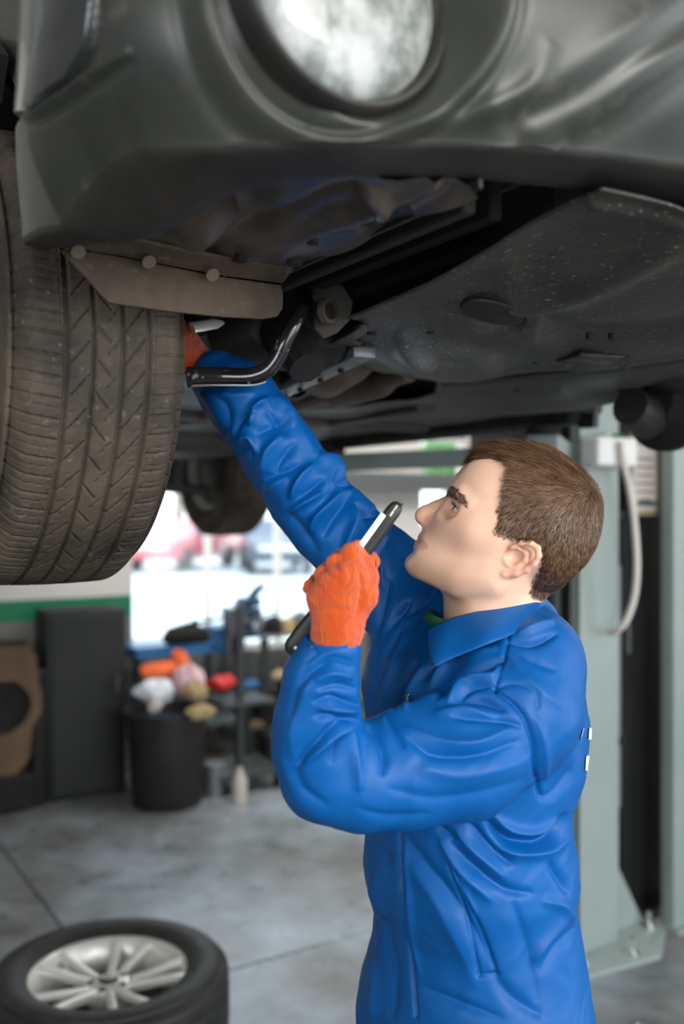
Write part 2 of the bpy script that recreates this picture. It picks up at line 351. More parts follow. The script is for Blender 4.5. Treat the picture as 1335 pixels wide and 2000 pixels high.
def poly2d(X, Y, P):
    """signed distance to polygon, negative inside; X, Y broadcastable"""
    X, Y = np.broadcast_arrays(X, Y); d = np.full(X.shape, 1e9); ins = np.zeros(X.shape, bool); n = len(P)
    for i in range(n):
        ax, ay = P[i]; bx, by = P[(i+1) % n]; ex, ey = bx-ax, by-ay; l = ex*ex+ey*ey+1e-15
        t = np.clip(((X-ax)*ex+(Y-ay)*ey)/l, 0, 1); d = np.minimum(d, (X-ax-t*ex)**2+(Y-ay-t*ey)**2)
        c = ((ay <= Y) & (by > Y)) | ((by <= Y) & (ay > Y))
        xi = ax+(Y-ay)/(ey if abs(ey) > 1e-12 else 1e-12)*ex; ins ^= c & (X < xi)
    d = np.sqrt(d); return np.where(ins, -d, d)
def stroke(px, py, pts, wid, taper=True):
    P = catmull([(x, y, 0) for x, y in pts], 6) if len(pts) > 2 else [Vector((*p, 0)) for p in pts]
    best = np.full(len(px), 1e9); bt = np.zeros(len(px)); n = len(P)-1
    for i in range(n):
        ex, ey = P[i+1].x-P[i].x, P[i+1].y-P[i].y; l = ex*ex+ey*ey+1e-9; t = np.clip(((px-P[i].x)*ex+(py-P[i].y)*ey)/l, 0, 1)
        d = np.hypot(px-P[i].x-t*ex, py-P[i].y-t*ey); b = d < best; best = np.where(b, d, best); bt = np.where(b, (i+t)/n, bt)
    return np.exp(-(best/wid)**2)*(np.sin(PI*np.clip(bt, 0, 1))**.5 if taper else 1)
def smooth(V, Q, it, lam=.5):
    n = len(V)
    for _ in range(it):
        S_ = np.zeros_like(V); cn = np.bincount(Q.ravel(), minlength=n).astype(float)*2
        for i in range(4):
            for j in (1, 3):
                t = V[Q[:, (i+j) % 4]]
                for c in range(3): S_[:, c] += np.bincount(Q[:, i], t[:, c], n)
        V = V+(S_/cn[:, None]-V)*lam
    return V
# ================================================================= PERSON
man = empty('person', (.19, 1.38, 0), 0, 'man in a blue coverall shining a hand lamp up under the raised car', 'person')
MINV = Matrix.Translation((-.19, -1.38, 0))
def pm(name, me, m, parent=None):        # part of the man: world-space mesh
    me.transform(MINV); return link(name, me, m, parent or man)
def pmb(mb, name, m, parent=None, **k):
    o = mb.build(name, m, None, **k); o.data.transform(MINV); o.parent = parent or man; return o
# ---- head frame: f forward, h up along the face, l towards the near side
HO = pd(1000, 1020, 1.30); HN = Vector((.177, .984, 0)).normalized(); HR = Vector((HN.y, -HN.x, 0))
E1, E2 = .857, .515
def hf(px, py, l=0.0):
    d = Vector(((px-CX)/F_PX, 1, -(py-CY)/F_PX)); c = Vector((0, 0, CAMZ)); t = ((HO-HN*l-c).dot(HN))/d.dot(HN); P = c+d*t-HO
    X, Z = P.dot(HR), P.z; return (-E1*X+E2*Z, E2*X+E1*Z)
def h3(px, py, l): a = hf(px, py, l); return (a[0], a[1], l)
def hw(f, h, l): X = -E1*f+E2*h; Z = E2*f+E1*h; return HO+HR*X+Vector((0, 0, Z))-HN*l
def hwn(V):
    X = -E1*V[:, 0]+E2*V[:, 1]; Z = E2*V[:, 0]+E1*V[:, 1]
    return np.array(HO)+np.outer(X, HR)+np.outer(Z, (0, 0, 1))-np.outer(V[:, 2], HN)
face = [(915,905),(901.7,920.9),(890,934),(883,945),(878.6,955),(876.5,963.7),(873.5,972.6),(866,976),(849,984.5),(836,990.5),(826,996.5),(818.5,1001),(816.6,1006.6),(819,1013),(824,1019),(829.5,1026),(829,1032),(827,1038),(823,1043),(820,1048),(820.5,1053),(823.5,1056.5),(818,1058.5),(813.7,1062),(811.5,1069),(813,1075),(810.5,1080),(805,1084),(799,1089),(794.8,1097),(794.8,1104),(798,1112),(804,1119),(811,1124.5),(831,1133.5),(852,1143)]
rest = [(880,1160),(960,1185),(1050,1172),(1080,1150),(1100,1128),(1122,1108),(1138,1088),(1151,1064),(1160,1038),(1164,1008),(1163,982),(1155,955),(1139,932),(1117,913),(1086,892),(1055,881),(1023,876),(990,875),(960,879),(935,888)]
poly = [hf(*p) for p in face+rest]
HH = .0016
hd = Field((-.135, -.235, -.098), (.135, .125, .098), HH, .05)
def hs(fn_lo, px, py, l, r, k=.014, op='add', rot=None):
    c = h3(px, py, l)
    for sgn in ((1, -1) if l else (1,)): hd.ell((c[0], c[1], l*sgn), r, k, op, rot)
def hchain(pts, rs, k=.008, op='add'):
    for sgn in (1, -1): hd.chain([(lambda a: (a[0], a[1], a[2]*sgn))(h3(*p)) for p in pts], rs, k, op)
hd.ell((-.012, .020, 0), (.104, .083, .0745), .01)
hd.ell((-.045, .012, 0), (.072, .075, .0765), .02)
hd.ell((.040, .020, 0), (.060, .058, .063), .02)
hs(0, 895, 1050, 0, (.048, .058, .052), .02)          # mid face
hs(0, 940, 1080, 0, (.062, .045, .056), .02)          # cheeks back to the jaw
hchain([(985, 1105, .052), (960, 1128, .049), (900, 1130, .034), (840, 1112, .016), (815, 1104, .0)], [.016, .019, .020, .019, .018], .035)
hs(0, 824, 1100, 0, (.021, .019, .024), .012)         # chin
hchain([(905, 1018, .038), (930, 1035, .047), (965, 1050, .054)], [.018, .017, .015], .035)   # cheekbone
hchain([(893, 966, .0), (893, 966, .02), (905, 972, .040), (918, 985, .050)], [.014, .0135, .0125, .010], .012)  # brow ridge
hs(0, 856, 1070, 0, (.030, .030, .030), .015)         # muzzle
for sg in (1, -1): hd.ell((.086, -.0265, .043*sg), (.0225, .0150, .0215), .008, 'sub')
# neck
nk = [HO+(P-HO) for P in (pd(985, 1090, 1.31), pd(962, 1170, 1.32), pd(958, 1250, 1.335))]
def w2h(P):
    d = P-HO; X = d.dot(HR); Z = d.z; return (-E1*X+E2*Z, E2*X+E1*Z, -d.dot(HN))
NK = [w2h(p) for p in nk]
hcap = Field.cap
# clip by the profile, then thin ridge on the mid line
fx, hx = hd.ax[0][:, None], hd.ax[1][None, :]
PD = poly2d(fx, hx, poly).astype(np.float32)
hd.F = smax(hd.F, PD[:, :, None], .006)
Lx = np.abs(hd.ax[2])[None, None, :]
# ridge half-width varies: narrow at the nose, wider on lips and brow
lw = np.where(hx+0*fx > .0, .016, np.where(hx+0*fx > -.062, .0065, .011)).astype(np.float32)
ridge = smax(PD[:, :, None]+.0*Lx, Lx-lw[:, :, None], .008)
hd.F = smin(hd.F, ridge, .011)
# nose, lips, eyes, ears
hchain([(874, 985, .0), (852, 994, .0), (832, 1004, .0), (826, 1009, .0)], [.0075, .0075, .0085, .0092], .008)
hchain([(842, 1023, .0115), (834, 1022, .008)], [.0082, .0075], .006)
hchain([(849, 1006, .006), (846, 1018, .010)], [.008, .008], .008)
hchain([(836, 1026, .0075), (830, 1023, .006)], [.0028, .0025], .002, 'sub')
hchain([(825.5, 1049.5, 0), (829, 1052, .012), (836, 1063, .0235)], [.0052, .0048, .0028], .004)
hchain([(820, 1063, 0), (825, 1064.5, .012), (835, 1067, .0225)], [.0062, .0055, .003], .004)
hchain([(820, 1056.5, 0), (826, 1057.5, .012), (838, 1066.5, .026)], [.0011, .0013, .0014], .002, 'sub')
hchain([(846, 1032, .021), (846, 1052, .029)], [.002, .0015], .008, 'sub')
for sg in (1, -1):
    e = h3(899, 1001, .0325); hd.ell((e[0], e[1], e[2]*sg), (.0138, .0138, .0142), .004)
# eye openings: slit in the lids
for sg in (1, -1):
    e = h3(899, 1001, .0325)
    def ep(az, el, r, dl=0): az, el = R_(az), R_(el); return (e[0]+r*math.cos(az)*math.cos(el), e[1]+r*math.sin(el), (e[2]+r*math.sin(az)*math.cos(el))*sg)
    hd.chain([ep(-38, -4, .0146), ep(-15, 2, .0150), ep(20, 4, .0152), ep(48, 0, .0150), ep(70, -8, .0146)], [.0020, .0050, .0060, .0048, .0018], .0010, 'sub')
    hd.chain([ep(-35, 27, .0136), ep(0, 36, .0140), ep(35, 35, .0140), ep(74, 10, .0138)], [.0013, .0019, .0019, .0014], .002)
    hd.chain([ep(-30, 46, .0150), ep(10, 52, .0148), ep(50, 44, .0148), ep(82, 18, .0146)], [.0008, .0012, .0012, .0008], .002, 'sub')
    hd.chain([ep(-30, -26, .0134), ep(20, -28, .0136), ep(66, -22, .0134)], [.001, .0014, .001], .002)
# ear
def earp(px, py, l): return h3(px, py, l)
ea = h3(972, 1118, 0); eb = h3(1048, 1066, 0); ev = Vector((eb[0]-ea[0], eb[1]-ea[1], 0)).normalized(); ew = Vector((-ev.y, ev.x, 0))
for sg in (1, -1):
    c = h3(1012, 1092, .073); rot = [[ev.x, ev.y, .30*sg*0], [ew.x, ew.y, 0], [0, 0, 1]]
    hd.ell((c[0], c[1], .070*sg), (.033, .019, .0065), .006, rot=rot)
    hel = [(990, 1083, .074), (1001, 1069, .081), (1018, 1060, .086), (1036, 1061, .089), (1049, 1071, .090), (1051, 1085, .089), (1043, 1101, .086), (1028, 1113, .081), (1008, 1119, .077), (985, 1120, .0735), (972, 1115, .071)]
    hel = [(lambda a: (a[0], a[1], a[2]*sg))(h3(*p)) for p in hel]
    hd.chain(hel, [.0030, .0033, .0037, .0040, .0041, .0040, .0040, .0044, .0056, .0058, .0035], .0035)
    an = [(1012, 1072, .079), (1027, 1080, .081), (1026, 1094, .080), (1012, 1104, .078), (998, 1107, .076)]
    hd.chain([(lambda a: (a[0], a[1], a[2]*sg))(h3(*p)) for p in an], [.0025, .0034, .0036, .0034, .0036], .004)
    tr = [(986, 1092, .074), (990, 1101, .0755)]; hd.chain([(lambda a: (a[0], a[1], a[2]*sg))(h3(*p)) for p in tr], [.0038, .004], .004)
    cc = h3(1003, 1088, .080); hd.ell((cc[0], cc[1], .0800*sg), (.0095, .0078, .0082), .004, 'sub', rot=rot)
    cc = h3(1033, 1076, .090); hd.chain([(lambda a: (a[0], a[1], a[2]*sg))(h3(*p)) for p in [(1015, 1068, .085), (1035, 1070, .088), (1040, 1083, .088), (1033, 1098, .086)]], [.0016, .0018, .0018, .0014], .003, 'sub')
hd.cap(NK[0], NK[1], .058, .0645, .014); hd.cap(NK[1], NK[2], .0645, .070, .014)
hd.cap(w2h(pd(1000, 1140, 1.262)), w2h(pd(905, 1235, 1.272)), .005, .008, .03)   # neck tendon
hd.F[:, :2, :] = .05
V, Q = nets(hd.F, hd.lo, HH)
Vs_ = V.copy(); Vm = hwn(np.stack([V[:, 0], V[:, 1], 0*V[:, 0]], 1)); mx_, my_ = CX+Vm[:, 0]/Vm[:, 1]*F_PX, CY-(Vm[:, 2]-CAMZ)/Vm[:, 1]*F_PX
cm = poly2d(mx_, my_, [(862,1040),(875,1030),(905,1024),(950,1005),(965,1040),(968,1085),(960,1130),(975,1160),(960,1240),(872,1240),(868,1160),(845,1128),(842,1090),(852,1060)])
wm = np.clip(-cm/9, 0, 1)*np.clip((np.abs(V[:, 2])-.014)/.010, 0, 1)
for _ in range(26): Vs_ = smooth(Vs_, Q, 1, .6)
V = V*(1-wm[:, None])+Vs_*wm[:, None]
V = smooth(V, Q, 1, .3)
HV = V.copy()
Vw = hwn(V)
def orient(V, Q):
    a, b, c = V[Q[:, 0]], V[Q[:, 1]], V[Q[:, 2]]; vol = (np.cross(a-V.mean(0), b-V.mean(0))*(c-V.mean(0))).sum()
    return Q if vol > 0 else Q[:, ::-1].copy()
Q = orient(Vw, Q); HNw = vnormals(Vw, Q)
body = pm('body', mesh_np('body', Vw, Q), M['skin'])
def proj(P):
    return CX+P[:, 0]/P[:, 1]*F_PX, CY-(P[:, 2]-CAMZ)/P[:, 1]*F_PX
# mid-plane pixel of every head vertex (lateral position ignored)
Vm = hwn(np.stack([HV[:, 0], HV[:, 1], 0*HV[:, 0]], 1)); mx_, my_ = proj(Vm)
# cheeks and lips tint through a point colour attribute
def tint(me, name, val):
    at = me.attributes.new(name, 'FLOAT', 'POINT'); at.data.foreach_set('value', np.asarray(val, np.float32))
g = lambda px, py, s: np.exp(-((mx_-px)**2+(my_-py)**2)/(2*s*s))
lipw = np.clip(1-np.abs(poly2d(mx_, my_, [(819,1047),(824,1047),(839,1064),(838,1069),(828,1071),(812,1071),(811,1066),(815,1059)]).clip(0, 9))/3, 0, 1)
ear_w = np.clip((np.abs(HV[:, 2])-.071)/.012, 0, 1)*np.exp(-((mx_-1010)**2+(my_-1090)**2)/(2*40**2))
red = np.clip(.16*g(905, 1045, 28)+.40*g(824, 1008, 12)+.35*g(845, 1025, 10)+.38*ear_w+.10*g(893, 1003, 12), 0, 1)
tint(body.data, 'blush', red); tint(body.data, 'lips', lipw*.65); tint(body.data, 'stubble', np.clip(.6*g(822, 1108, 18)+.5*g(850, 1125, 22)+.3*g(900, 1135, 22)+.35*g(826, 1040, 7), 0, .6))
m = M['skin']; N = m.node_tree.nodes; Lk = m.node_tree.links; b = N['Principled BSDF']; src = b.inputs['Base Color'].links[0].from_socket
for nm, colr in (('blush', (.72, .24, .17)), ('stubble', (.42, .25, .17)), ('lips', (.60, .25, .19))):
    a = N.new('ShaderNodeAttribute'); a.attribute_name = nm; mx = N.new('ShaderNodeMix'); mx.data_type = 'RGBA'
    Lk.new(a.outputs['Fac'], mx.inputs[0]); Lk.new(src, mx.inputs[6]); mx.inputs[7].default_value = (*colr, 1); src = mx.outputs[2]
Lk.new(src, b.inputs['Base Color'])
# eyes
for sg in (1, -1):
    e = h3(899, 1001, .0325); c = hw(e[0]-.0005, e[1], .0325*sg); mb = MB()
    fw = (hw(1, .20, .05+.02*sg)-hw(0, 0, 0)).normalized(); q = fw.to_track_quat('Z', 'Y').to_matrix().to_4x4(); q.translation = c
    r = .0124
    mb.lathe([(r*math.sin(a), r*math.cos(a)) for a in [PI*k/16 for k in range(17)]], q, 24); eo = pmb(mb, 'eye', M['eye'], smooth=True)
    mb = MB(); mb.lathe([(.0001, r+.0006), (.003, r+.0004), (.0058, r-.0007), (.0060, r-.002)], q, 20); pmb(mb, 'iris', M['iris'], eo, smooth=True)
# hair --------------------------------------------------------------------
hairpoly = [(905,893),(925,886),(960,860),(1060,855),(1140,880),(1190,950),(1195,1020),(1180,1090),(1135,1135),(1058,1170),(1038,1160),(1034,1150),(1042,1132),(1050,1112),(1056,1092),(1058,1076),(1050,1062),(1034,1054),(1012,1052),(990,1048),(969,1039),(973,1020),(976,996),(984,970),(990,950),(1001,930),(1000,915),(985,903),(962,898),(935,897),(918,902)]
jag = 3.0*np.sin(mx_*.9+my_*.5)+2.5*np.sin(my_*1.3-mx_*.4)
dh = poly2d(mx_, my_, hairpoly)+jag*.5
front = (HV[:, 1] > -.13)
ph_ok = (np.abs(HV[:, 2]) < .079) | (mx_ > 1065)
earm = (np.abs(HV[:, 2]) > .0735) & (mx_ < 1055) & (my_ > 1055)
inh = (dh < 0) & front & ~earm
Qh = Q[inh[Q].all(1)]; used = np.unique(Qh); remap = -np.ones(len(Vw), int); remap[used] = np.arange(len(used))
th = .0006+.0042*np.clip(-dh[used]/14, 0, 1)
hv = Vw[used]+HNw[used]*th[:, None]
hair = pm('hair', mesh_np('hair', hv, remap[Qh]), M['hairbase'])
cand = np.where((dh < 1.5) & front & ~earm & (np.abs(HV[:, 2]) > -1))[0]
def strands(idx, n, lenf, wid, dirf, lift, name, m, parent, seg=4, root=None):
    pick = rng.choice(idx, n); P = Vw[pick]+HNw[pick]*(root(pick) if root else np.full(n, .0012))[:, None]+rng.normal(0, .0008, (n, 3)); Nn = HNw[pick]
    D = dirf(pick); D = D-Nn*(D*Nn).sum(1)[:, None]; D /= np.linalg.norm(D, axis=1)[:, None]+1e-9
    D = D+rng.normal(0, .13, (n, 3))+.16*np.sin(mx_[pick]*.25+my_[pick]*.4)[:, None]*np.cross(D, Nn); D -= Nn*(D*Nn).sum(1)[:, None]; D /= np.linalg.norm(D, axis=1)[:, None]+1e-9
    L = lenf(pick)*rng.uniform(.6, 1.15, n); lf = lift*rng.uniform(.5, 1.5, n); Wd = np.cross(D, Nn)
    vs = np.zeros((n, seg*2, 3), np.float32)
    for s_ in range(seg):
        t = s_/(seg-1); c = P+D*(L*t)[:, None]+Nn*(L*lf*(t-.75*t*t))[:, None]*1.6
        ww = wid*(1-.75*t); vs[:, 2*s_] = c-Wd*ww/2; vs[:, 2*s_+1] = c+Wd*ww/2
    q = np.array([[2*s_, 2*s_+1, 2*s_+3, 2*s_+2] for s_ in range(seg-1)])
    Fq = (np.arange(n)[:, None, None]*seg*2+q[None]).reshape(-1, 4)
    me = mesh_np(name, vs.reshape(-1, 3), Fq); cl = np.sin(mx_[pick]*.21+2*np.sin(my_[pick]*.13))*np.sin(my_[pick]*.33+1.5*np.sin(mx_[pick]*.17)); tint(me, 'shade', np.repeat(np.clip(.42+.28*cl+rng.normal(0, .2, n), 0, 1), seg*2)); return pm(name, me, m, parent)
wq = (1150., 962.)
def hdir(pick):
    dx, dy = mx_[pick]-wq[0], my_[pick]-wq[1]; l = np.hypot(dx, dy)+1e-6; dx, dy = dx/l, dy/l
    low = np.clip((my_[pick]-940)/110, 0, 1.6); dy = dy+low*.9; dx = dx-.15
    return np.outer(dx, HR)+np.outer(-dy, (0, 0, 1))+Nj[pick]*0
Nj = HNw
def hlen(pick):
    y = my_[pick]; x = mx_[pick]; t = np.clip((1010-y)/110, 0, 1); back = np.clip((x-1080)/90, 0, 1)
    e = np.clip(-dh[pick]/12, .45, 1)
    return (.0085+.020*t*(1-.35*back))*e
hair['label'] = 'short brown cropped hair'
strands(cand, 46000, hlen, .00066, hdir, .13, 'hair_strand', M['hair'], hair, root=lambda p: .0008+.0040*np.clip(-dh[p]/14, 0, 1))
tag(bpy.data.objects['hair_strand'], kind='stuff')
m = M['hair']; N = m.node_tree.nodes; Lk = m.node_tree.links; a = N.new('ShaderNodeAttribute'); a.attribute_name = 'shade'
r = N.new('ShaderNodeValToRGB'); r.color_ramp.elements[0].color = (.030, .012, .005, 1); r.color_ramp.elements[1].color = (.30, .165, .085, 1)
Lk.new(a.outputs['Fac'], r.inputs[0]); Lk.new(r.outputs[0], N['Principled BSDF'].inputs['Base Color'])
# eyebrows and lashes
bd = poly2d(mx_, my_, [(875,956),(882,952),(893,957),(904,966),(914,982),(913,987),(905,981),(897,974),(886,969),(876,966)])
bi = np.where((bd < 1) & (np.abs(HV[:, 2]) > .008) & (np.abs(HV[:, 2]) < .068))[0]
brow = strands(bi, 1500, lambda p: np.full(len(p), .006), .0005, lambda p: np.outer(np.full(len(p), .8), HR)+np.outer(np.full(len(p), -.5), (0, 0, 1)), .12, 'eyebrow', M['brow'], man)
tag(brow, kind='stuff')
mb = MB(); e = h3(899, 1001, .0325)
for k in range(30):
    az = R_(-35+k*3.6); el = R_(15-6*abs(k-12)/18)
    def lp_(r, de): return hw(e[0]+r*math.cos(az)*math.cos(el+de), e[1]+r*math.sin(el+de), e[2]+r*math.sin(az)*math.cos(el+de))
    mb.tube([lp_(.0145, 0), lp_(.0178, .02), lp_(.0205, .16)], [.00028, .0002, .00006], 3)
pmb(mb, 'eyelashes', M['brow'])
# ================================================================= COVERALL
GH = .004
cv = Field((-.33, .98, .06), (.47, 1.72, 1.92), GH, .07)
PSI = R_(27); FX, FY = -math.cos(PSI), -math.sin(PSI); LX, LY = math.sin(PSI), -math.cos(PSI)
rows = [(1185, 880, 1066), (1210, 820, 1082), (1240, 775, 1094), (1280, 742, 1103), (1330, 722, 1119), (1400, 716, 1127), (1490, 714, 1122), (1560, 713, 1100), (1590, 713, 1102), (1640, 712, 1111), (1700, 708, 1114), (1740, 713, 1108), (1790, 731, 1119), (1850, 727, 1129), (1900, 713, 1134), (1950, 700, 1135), (2000, 692, 1134), (2080, 692, 1128), (2170, 715, 1110)]
TD = 1.38; zs, cxs, As = [], [], []
for y, xf, xb in rows:
    P = pd((xf+xb)/2, y, TD); zs.append(P.z); cxs.append(P.x); As.append((xb-xf)/2/F_PX*TD*.985/1.108)
zs, cxs, As = np.array(zs[::-1]), np.array(cxs[::-1]), np.array(As[::-1])
def torso(X, Y, Z):
    z = Z[0, 0, :]; cx = np.interp(z, zs, cxs).astype(np.float32)[None, None, :]; a = np.interp(z, zs, As).astype(np.float32)[None, None, :]
    dx, dy = X-cx, Y-TD; p = dx*FX+dy*FY; q = dx*LX+dy*LY; bb = a*1.28
    p_, q_ = np.abs(p)/a, np.abs(q)/bb; n = 2.35
    d = ((p_**n+q_**n)**(1/n)-1)*a*.95
    return smax(smax(d, Z-zs[-1], .03), zs[0]-Z, .03)
cv.add(torso, (cxs.min()-.25, TD-.25, zs[0]), (cxs.max()+.25, TD+.25, zs[-1]), .02)
SH = pd(1005, 1385, 1.235); EL = pd(640, 1508, 1.135); WR = pd(648, 1262, 1.09)
FS = pd(790, 1165, 1.50); FE = pd(642, 1018, 1.505); FW = pd(466, 775, 1.515); FC = pd(424, 738, 1.53)
near = [([SH, pd(900, 1473, 1.19), pd(790, 1503, 1.165), pd(700, 1517, 1.145), EL], [.083, .079, .070, .063, .058]),
        ([EL, pd(622, 1455, 1.128), pd(621, 1400, 1.115), pd(627, 1325, 1.10), WR], [.058, .054, .050, .0425, .0335])]
far = [([FS, pd(725, 1105, 1.50), FE], [.078, .072, .064]), ([FE, pd(602, 968, 1.505), pd(549, 890, 1.51), pd(507, 830, 1.512), FW, FC], [.066, .064, .060, .058, .057, .045])]
for grp in (near, far):
    for pts, rs in grp: cv.chain([tuple(p) for p in pts], rs, .012)
# shoulders, back, armpits
cv.chain([tuple(pd(1000, 1235, 1.33)), tuple(pd(1030, 1300, 1.27)), tuple(SH)], [.062, .070, .078], .03)
cv.chain([tuple(pd(900, 1225, 1.40)), tuple(pd(840, 1200, 1.46)), tuple(FS)], [.060, .064, .070], .03)
cv.chain([tuple(pd(1030, 1290, 1.36)), tuple(pd(1043, 1420, 1.34)), tuple(pd(1035, 1500, 1.34))], [.052, .060, .060], .03)
cv.chain([tuple(pd(800, 1230, 1.44)), tuple(pd(790, 1330, 1.41))], [.055, .055], .04)
# legs
hip = Vector((.195, 1.38, .86))
for sg, fx_ in ((1, .03), (-1, -.04)):
    a = hip+Vector((LX, LY, 0))*.085*sg; k_ = Vector((a.x+FX*fx_, a.y+.0+FY*fx_, .50)); an = Vector((a.x+.02, a.y, .10))
    cv.chain([tuple(a), tuple(k_), tuple(an)], [.108, .078, .068], .03)
# open neck for the collar
nb = pd(955, 1190, 1.335); ntop = nb+Vector((0, -.02, .12)); cv.cap(tuple(nb+Vector((.0, 0, -.015))), tuple(ntop), .062, .09, .006, 'sub')
cw_ = pd(647, 1246, 1.085); ca_ = (pd(647, 1240, 1.085)-pd(650, 1300, 1.095)).normalized()
cv.add(lambda X, Y, Z: -((X-cw_.x)*ca_.x+(Y-cw_.y)*ca_.y+(Z-cw_.z)*ca_.z), (cw_.x-.02, cw_.y-.02, cw_.z+.0), (cw_.x+.02, cw_.y+.0, cw_.z+.03), .003, 'sub')
# cuffs cut square
cvh = Vector((FC-FW)).normalized()
V, Q = nets(cv.F, cv.lo, GH); Q = orient(V, Q)
# drop everything above the near cuff plane handled by shape; light smoothing
V = smooth(V, Q, 5)
# split quads once for finer folds on the part that the photo shows
def subdiv(V, Q):
    e = np.concatenate([np.sort(Q[:, [i, (i+1) % 4]], 1) for i in range(4)]); key = e[:, 0].astype(np.int64)*len(V)+e[:, 1]
    uk, invk = np.unique(key, return_inverse=True); ea_, eb_ = uk//len(V), uk % len(V); n = len(Q)
    em = (V[ea_]+V[eb_])/2; fc = V[Q].mean(1); nv = len(V); E = (invk.reshape(4, n).T)+nv; Fc = np.arange(n)+nv+len(uk)
    V2 = np.concatenate([V, em, fc]); Q2 = np.concatenate([np.stack([Q[:, i], E[:, i], Fc, E[:, (i-1) % 4]], 1) for i in range(4)])
    return V2, Q2
up = (V[Q].mean(1)[:, 2] > .80)
Vc, Qc = V, Q
V, Q = subdiv(V, Q); V = smooth(V, Q, 2)
Nn = vnormals(V, Q)
px_, py_ = proj(V)
ray = V-np.array([0, 0, CAMZ]); ray /= np.linalg.norm(ray, axis=1)[:, None]; facing = -(Nn*ray).sum(1)
def chd(V, pts, rs):
    d = np.full(len(V), 9.)
    for i in range(len(pts)-1):
        d = np.minimum(d, capd(V[:, 0], V[:, 1], V[:, 2], np.array(pts[i]), np.array(pts[i+1]), rs[i], rs[i+1]))
    return d
dn = np.minimum(*[chd(V, *g_) for g_ in near]); df = np.minimum(*[chd(V, *g_) for g_ in far])
a_ = np.interp(V[:, 2], zs, As); cx_ = np.interp(V[:, 2], zs, cxs); p_ = ((V[:, 0]-cx_)*FX+(V[:, 1]-TD)*FY)/a_; q_ = ((V[:, 0]-cx_)*LX+(V[:, 1]-TD)*LY)/(a_*1.28)
dt_ = (np.sqrt(p_**2+q_**2)-1)*a_; dt_ = np.where(V[:, 2] > zs[-1], .2, dt_)
sgm = lambda x: 1/(1+np.exp(-np.clip(x, -40, 40)))
wn = sgm((np.minimum(dt_, df)-dn)/.012+.6); wf = sgm((np.minimum(dt_, dn)-df)/.012+.5); wt = np.clip(1-wn-wf, 0, 1)
wn = np.where((px_ > 1000) & (V[:, 1] < 1.33), np.maximum(wn, sgm((1060-px_)/8)), wn)
G = {'n': wn, 'f': wf, 't': np.maximum(wt, .0), 'a': np.ones(len(V))}
disp = np.zeros(len(V))
def fold(g_, pts, amp, wid, taper=True, cusp=False):
    """one crease or ridge: amp in mm (+ out), width in photo pixels"""
    P = catmull([(x, y, 0) for x, y in pts], 6) if len(pts) > 2 else [Vector((*p, 0)) for p in pts]
    xs = np.array([p.x for p in P]); ys = np.array([p.y for p in P]); m = 4*wid
    ok = np.where((px_ > xs.min()-m) & (px_ < xs.max()+m) & (py_ > ys.min()-m) & (py_ < ys.max()+m) & (facing > -.05) & (G[g_] > .02))[0]
    if not len(ok): return
    x, y = px_[ok], py_[ok]; best = np.full(len(ok), 1e9); bt = np.zeros(len(ok)); L = np.concatenate([[0], np.cumsum(np.hypot(np.diff(xs), np.diff(ys)))])
    for i in range(len(xs)-1):
        ex, ey = xs[i+1]-xs[i], ys[i+1]-ys[i]; l = ex*ex+ey*ey+1e-9; t = np.clip(((x-xs[i])*ex+(y-ys[i])*ey)/l, 0, 1)
        d = np.hypot(x-xs[i]-t*ex, y-ys[i]-t*ey); b = d < best; best = np.where(b, d, best); bt = np.where(b, (L[i]+t*math.sqrt(l))/L[-1], bt)
    tp = np.sin(PI*np.clip(bt, .0, 1))**.6*.85+.15 if taper else 1
    wd = wid*(.55+.45*(tp if taper else 1))
    pr = np.exp(-np.abs(best/wd)**1.6) if not cusp else np.exp(-best/wd*1.3)
    disp[ok] += amp*(.0018 if g_ == 'f' else .00140)*pr*tp*G[g_][ok]*np.clip(facing[ok]*3+.3, 0, 1)
FO = []
# ---- reaching sleeve: bright raised folds and the hollows beside them
FO += [('f', [(522,779),(495,802),(488,830)], 9, 10), ('f', [(512,795),(472,818),(456,848)], -6, 9), ('f', [(400,770),(450,772),(500,768)], 3, 12),
 ('f', [(410,765),(440,790),(445,830),(430,860)], -3, 10), ('f', [(461,862),(484,852),(496,866),(503,884)], 7, 7), ('f', [(455,885),(480,880),(492,900)], -4, 8),
 ('f', [(549,850),(522,885),(512,922)], 8, 11), ('f', [(575,865),(548,898),(535,925)], -5, 10), ('f', [(560,820),(530,835),(500,850)], -4, 10),
 ('f', [(590,905),(550,925),(515,935)], -4, 8), ('f', [(612,908),(588,935),(569,974)], 10, 9), ('f', [(560,930),(530,950),(512,962)], 4, 10),
 ('f', [(632,935),(608,955),(585,975)], -6, 9), ('f', [(628,962),(590,984),(568,1000)], 8, 8), ('f', [(655,945),(640,975),(612,1000)], -5, 9),
 ('f', [(665,962),(640,985),(618,1012),(607,1040)], 10, 10), ('f', [(688,962),(668,990),(645,1020),(630,1050)], -6, 10), ('f', [(620,890),(655,905),(672,935)], 8, 12),
 ('f', [(655,920),(668,940),(690,945)], -8, 8), ('f', [(700,945),(722,960),(735,995)], 8, 12), ('f', [(692,985),(690,1030),(674,1075)], 9, 11), ('f', [(693,984),(710,1000),(735,1010)], -6, 7),
 ('f', [(715,1000),(712,1040),(695,1075)], -5, 10), ('f', [(560,800),(590,845),(620,890)], 3, 12), ('f', [(430,840),(470,905),(520,975),(560,1020)], -3, 16),
 ('f', [(560,1000),(590,1035),(620,1080)], -4, 12), ('f', [(745,1030),(720,1070),(725,1110)], 5, 12), ('f', [(760,1050),(745,1090),(745,1150)], -4, 9),
 ('f', [(395,762),(385,778),(420,830)], -2, 6), ('f', [(535,775),(560,800),(572,835)], 5, 10), ('f', [(520,800),(545,830),(560,850)], -4, 8)]
